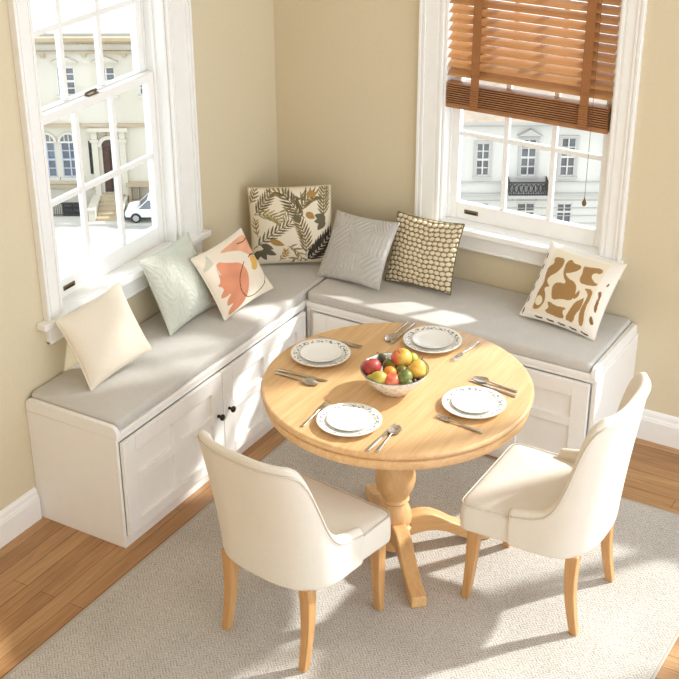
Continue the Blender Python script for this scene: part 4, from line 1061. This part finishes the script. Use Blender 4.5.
# small parked car beside the steps
car = thing('car', 'small white car parked beside the steps of the cream townhouse', 'car', (ORG.x + ex.x * -8.68 * S - ef.x * 2.1, ORG.y + ex.y * -8.68 * S - ef.y * 2.1, GZ), RZ)
def car_body():
    m = MB(); side = [(-1.75, .28), (-1.78, .55), (-1.70, .72), (-.95, .84), (.2, .86), (1.55, .84), (1.72, .7), (1.74, .3)]
    m.prism(side, -.78, .78); return m
obj('car_body', car_body(), M_CARW, car, bevel=.08, seg=3)
gh = MB(); gh.loft([[(-1.0, -.72, .83), (1.35, -.72, .83), (1.35, .72, .83), (-1.0, .72, .83)], [(-.42, -.6, 1.36), (1.0, -.6, 1.36), (1.0, .6, 1.36), (-.42, .6, 1.36)]])
obj('cabin_glass', gh, M_DARKGL, car, bevel=.04)
rf = MB(); rf.box(-.44, 1.02, -.62, .62, 1.345, 1.39)
for sx in (-1, 1):
    rf.tube([(-1.0, sx * .72, .84), (-.42, sx * .61, 1.36)], .035, 6); rf.tube([(1.35, sx * .72, .84), (1.0, sx * .61, 1.36)], .05, 6); rf.tube([(.25, sx * .72, .84), (.27, sx * .61, 1.36)], .03, 6)
obj('roof', rf, M_CARW, car, bevel=.01)
bp_ = MB(); bp_.box(-1.82, -1.72, -.76, .76, .26, .46); bp_.box(-1.8, 1.76, -.8, -.77, .24, .36); obj('bumper', bp_, M_CARD, car, bevel=.02)
RW = Matrix.Rotation(PI / 2, 4, 'X')
for wx in (-1.12, 1.12):
    for wy in (-.74, .74):
        w = MB(); w.lathe([(.18, -.09), (.29, -.09), (.31, -.06), (.31, .06), (.29, .09), (.18, .09)], 24, Matrix.Translation((wx, wy, .31)) @ RW); wo = obj('wheel', w, M_TYRE, car, smooth=True)
        hb = MB(); hb.lathe([(0, -.1), (.19, -.1), (.19, .1), (0, .1)], 20, Matrix.Translation((wx, wy, .31)) @ RW); obj('hubcap', hb, M_HUB, wo)
hl = MB(); hl.box(-1.77, -1.70, -.68, -.42, .58, .70); hl.box(-1.77, -1.70, .42, .68, .58, .70); obj('headlight', hl, M_HUB, car, bevel=.02)

# right building: white stucco terrace with balcony and hipped roof
B2 = ext_root('terrace_house', 'white stucco house with iron balcony across the street, through the back window', 'building')
T0, T1 = 5.45, 15.2
mid_ = [(6.58, 7.22, -20.13, -18.46), (8.71, 9.45, -20.13, -18.26), (10.62, 11.33, -20.15, -18.20), (12.75, 13.45, -20.15, -18.20)]
low_ = [(6.60, 7.30, -22.75, -21.50), (8.67, 9.55, -22.75, -21.52), (10.62, 11.36, -22.75, -21.55), (12.7, 13.5, -22.75, -21.55)]
obj('wall', wall_holes(T0, T1, -23.75, -17.45, mid_ + low_), M_STUCCO, B2)
bk = MB(); bx(bk, T0, T1, -23.75, -17.45, -8, -.9); obj('house_body', bk, M_STUCCO, B2)
cn = MB(); bx(cn, T0 - .2, T1 + .2, -17.45, -17.30, -8, .5); bx(cn, T0 - .1, T1 + .1, -17.56, -17.45, 0, .3); bx(cn, T0, T1, -21.08, -20.98, 0, .25); bx(cn, T0, T1, -20.45, -20.40, 0, .12)
obj('cornice', cn, M_STUCCO2, B2)
gr_ = MB(); 
for k in range(4): bx(gr_, T0, T1, -21.40 - k * .40, -21.37 - k * .40, 0, .06)
obj('rusticated_bands', gr_, M_STUCCO2, B2)
rf = MB(); a0, a1, zr, zt_ = (T0 - .2) * S, (T1 + .2) * S, zz(-17.30), zz(-16.2)
rf.add([(a0, -.5, zr), (a1, -.5, zr), (a1, 8, zr), (a0, 8, zr), (a0 + 3.6, 3.6, zt_), (a1 - 3.6, 3.6, zt_)], [(0, 1, 5, 4), (1, 2, 5), (2, 3, 4, 5), (3, 0, 4), (0, 3, 2, 1)])
obj('hipped_roof', rf, M_ROOF, B2)
for h in mid_:
    sash_window(B2, *h, M_STUCCO, True)
    c = (h[0] + h[1]) / 2; s_ = MB(); bx(s_, h[0] - .12, h[0], h[2], h[3] + .1, 0, .08); bx(s_, h[1], h[1] + .12, h[2], h[3] + .1, 0, .08); bx(s_, h[0] - .12, h[1] + .12, h[3], h[3] + .12, 0, .1); bx(s_, h[0] - .14, h[1] + .14, h[2] - .1, h[2], 0, .16)
    obj('window_surround', s_, M_STUCCO2, B2)
h = mid_[1]; c = (h[0] + h[1]) / 2; p = MB()
p.add([(x * S, y, zz(z_)) for y in (-.35, 0.0) for x, z_ in ((c - .6, -18.05), (c + .6, -18.05), (c, -17.72))], [(0, 1, 2), (5, 4, 3), (0, 3, 4, 1), (1, 4, 5, 2), (2, 5, 3, 0)]); obj('pediment', p, M_STUCCO2, B2)
for h in low_: sash_window(B2, *h, M_STUCCO, False, mid=h[3] - .45)
ba = MB(); bx(ba, 8.12, 10.02, -20.98, -20.82, 0, 1.1); bx(ba, 8.4, 8.6, -21.25, -20.98, 0, .6); bx(ba, 9.55, 9.75, -21.25, -20.98, 0, .6); bo = obj('balcony', ba, M_STUCCO2, B2)
rl = MB(); bx(rl, 8.15, 9.99, -20.19, -20.14, 1.0, 1.06); bx(rl, 8.15, 9.99, -20.80, -20.76, 1.0, 1.06)
for k in range(24): q = 8.15 + k * 1.84 / 23; bx(rl, q - .013, q + .013, -20.82, -20.14, 1.01, 1.05)
for k in range(8):
    c = (8.27 + k * .228) * S; rl.tube([(c + .12 * math.cos(t * PI / 6), -1.03, zz(-20.47) + .26 * math.sin(t * PI / 6)) for t in range(12)], .03, 5, closed=True)
for s_ in (8.15, 9.99): bx(rl, s_ - .02, s_ + .02, -20.82, -20.14, 0, 1.06); bx(rl, s_ - .015, s_ + .015, -20.19, -20.14, 0, 1.06)
obj('balcony_railing', rl, M_IRON, bo)

# ------------------------------------------------------------------ light
w = bpy.data.worlds.new('sky'); SC.world = w; w.use_nodes = True
bg = w.node_tree.nodes['Background']; bg.inputs[0].default_value = (.86, .93, 1.0, 1); bg.inputs[1].default_value = 1.55
sun = bpy.data.lights.new('sun', 'SUN'); sun.energy = 3.8; sun.angle = math.radians(2.5); sun.color = (1, .985, .97)
so = bpy.data.objects.new('sun', sun); COL.objects.link(so); so.location = (6, 9, 8)
AZ = Vector((.60, .80, 0)).normalized(); EL = math.radians(36)
d = -(AZ * math.cos(EL) + Vector((0, 0, math.sin(EL))))
so.rotation_euler = d.to_track_quat('-Z', 'Y').to_euler()

# ------------------------------------------------------------------ camera
cam = bpy.data.cameras.new('camera'); co_ = bpy.data.objects.new('camera', cam); COL.objects.link(co_)
F, PITCH, ROLL = 1363.32, -.4788, -.0033
cam.sensor_width = 36; cam.sensor_fit = 'HORIZONTAL'; cam.lens = F / 679 * 36; cam.clip_end = 400; cam.clip_start = .05
f_ = Vector((math.cos(PITCH) * math.cos(YAW), math.cos(PITCH) * math.sin(YAW), math.sin(PITCH))); r_ = Vector((math.sin(YAW), -math.cos(YAW), 0)); u_ = r_.cross(f_)
c_, s_ = math.cos(ROLL), math.sin(ROLL); R_ = c_ * r_ + s_ * u_; U_ = -s_ * r_ + c_ * u_
co_.matrix_world = Matrix(((R_.x, U_.x, -f_.x, CAM.x), (R_.y, U_.y, -f_.y, CAM.y), (R_.z, U_.z, -f_.z, CAM.z), (0, 0, 0, 1)))
SC.camera = co_
SC.view_settings.view_transform = 'Standard'; SC.view_settings.look = 'None'; SC.view_settings.gamma = 1; SC.view_settings.use_curve_mapping = False
SC.view_settings.exposure = .70
SC.cycles.use_denoising = True
SC.cycles.max_bounces = 12; SC.cycles.diffuse_bounces = 8; SC.cycles.transparent_max_bounces = 16
SC.cycles.caustics_reflective = False; SC.cycles.caustics_refractive = False; SC.cycles.sample_clamp_indirect = 8
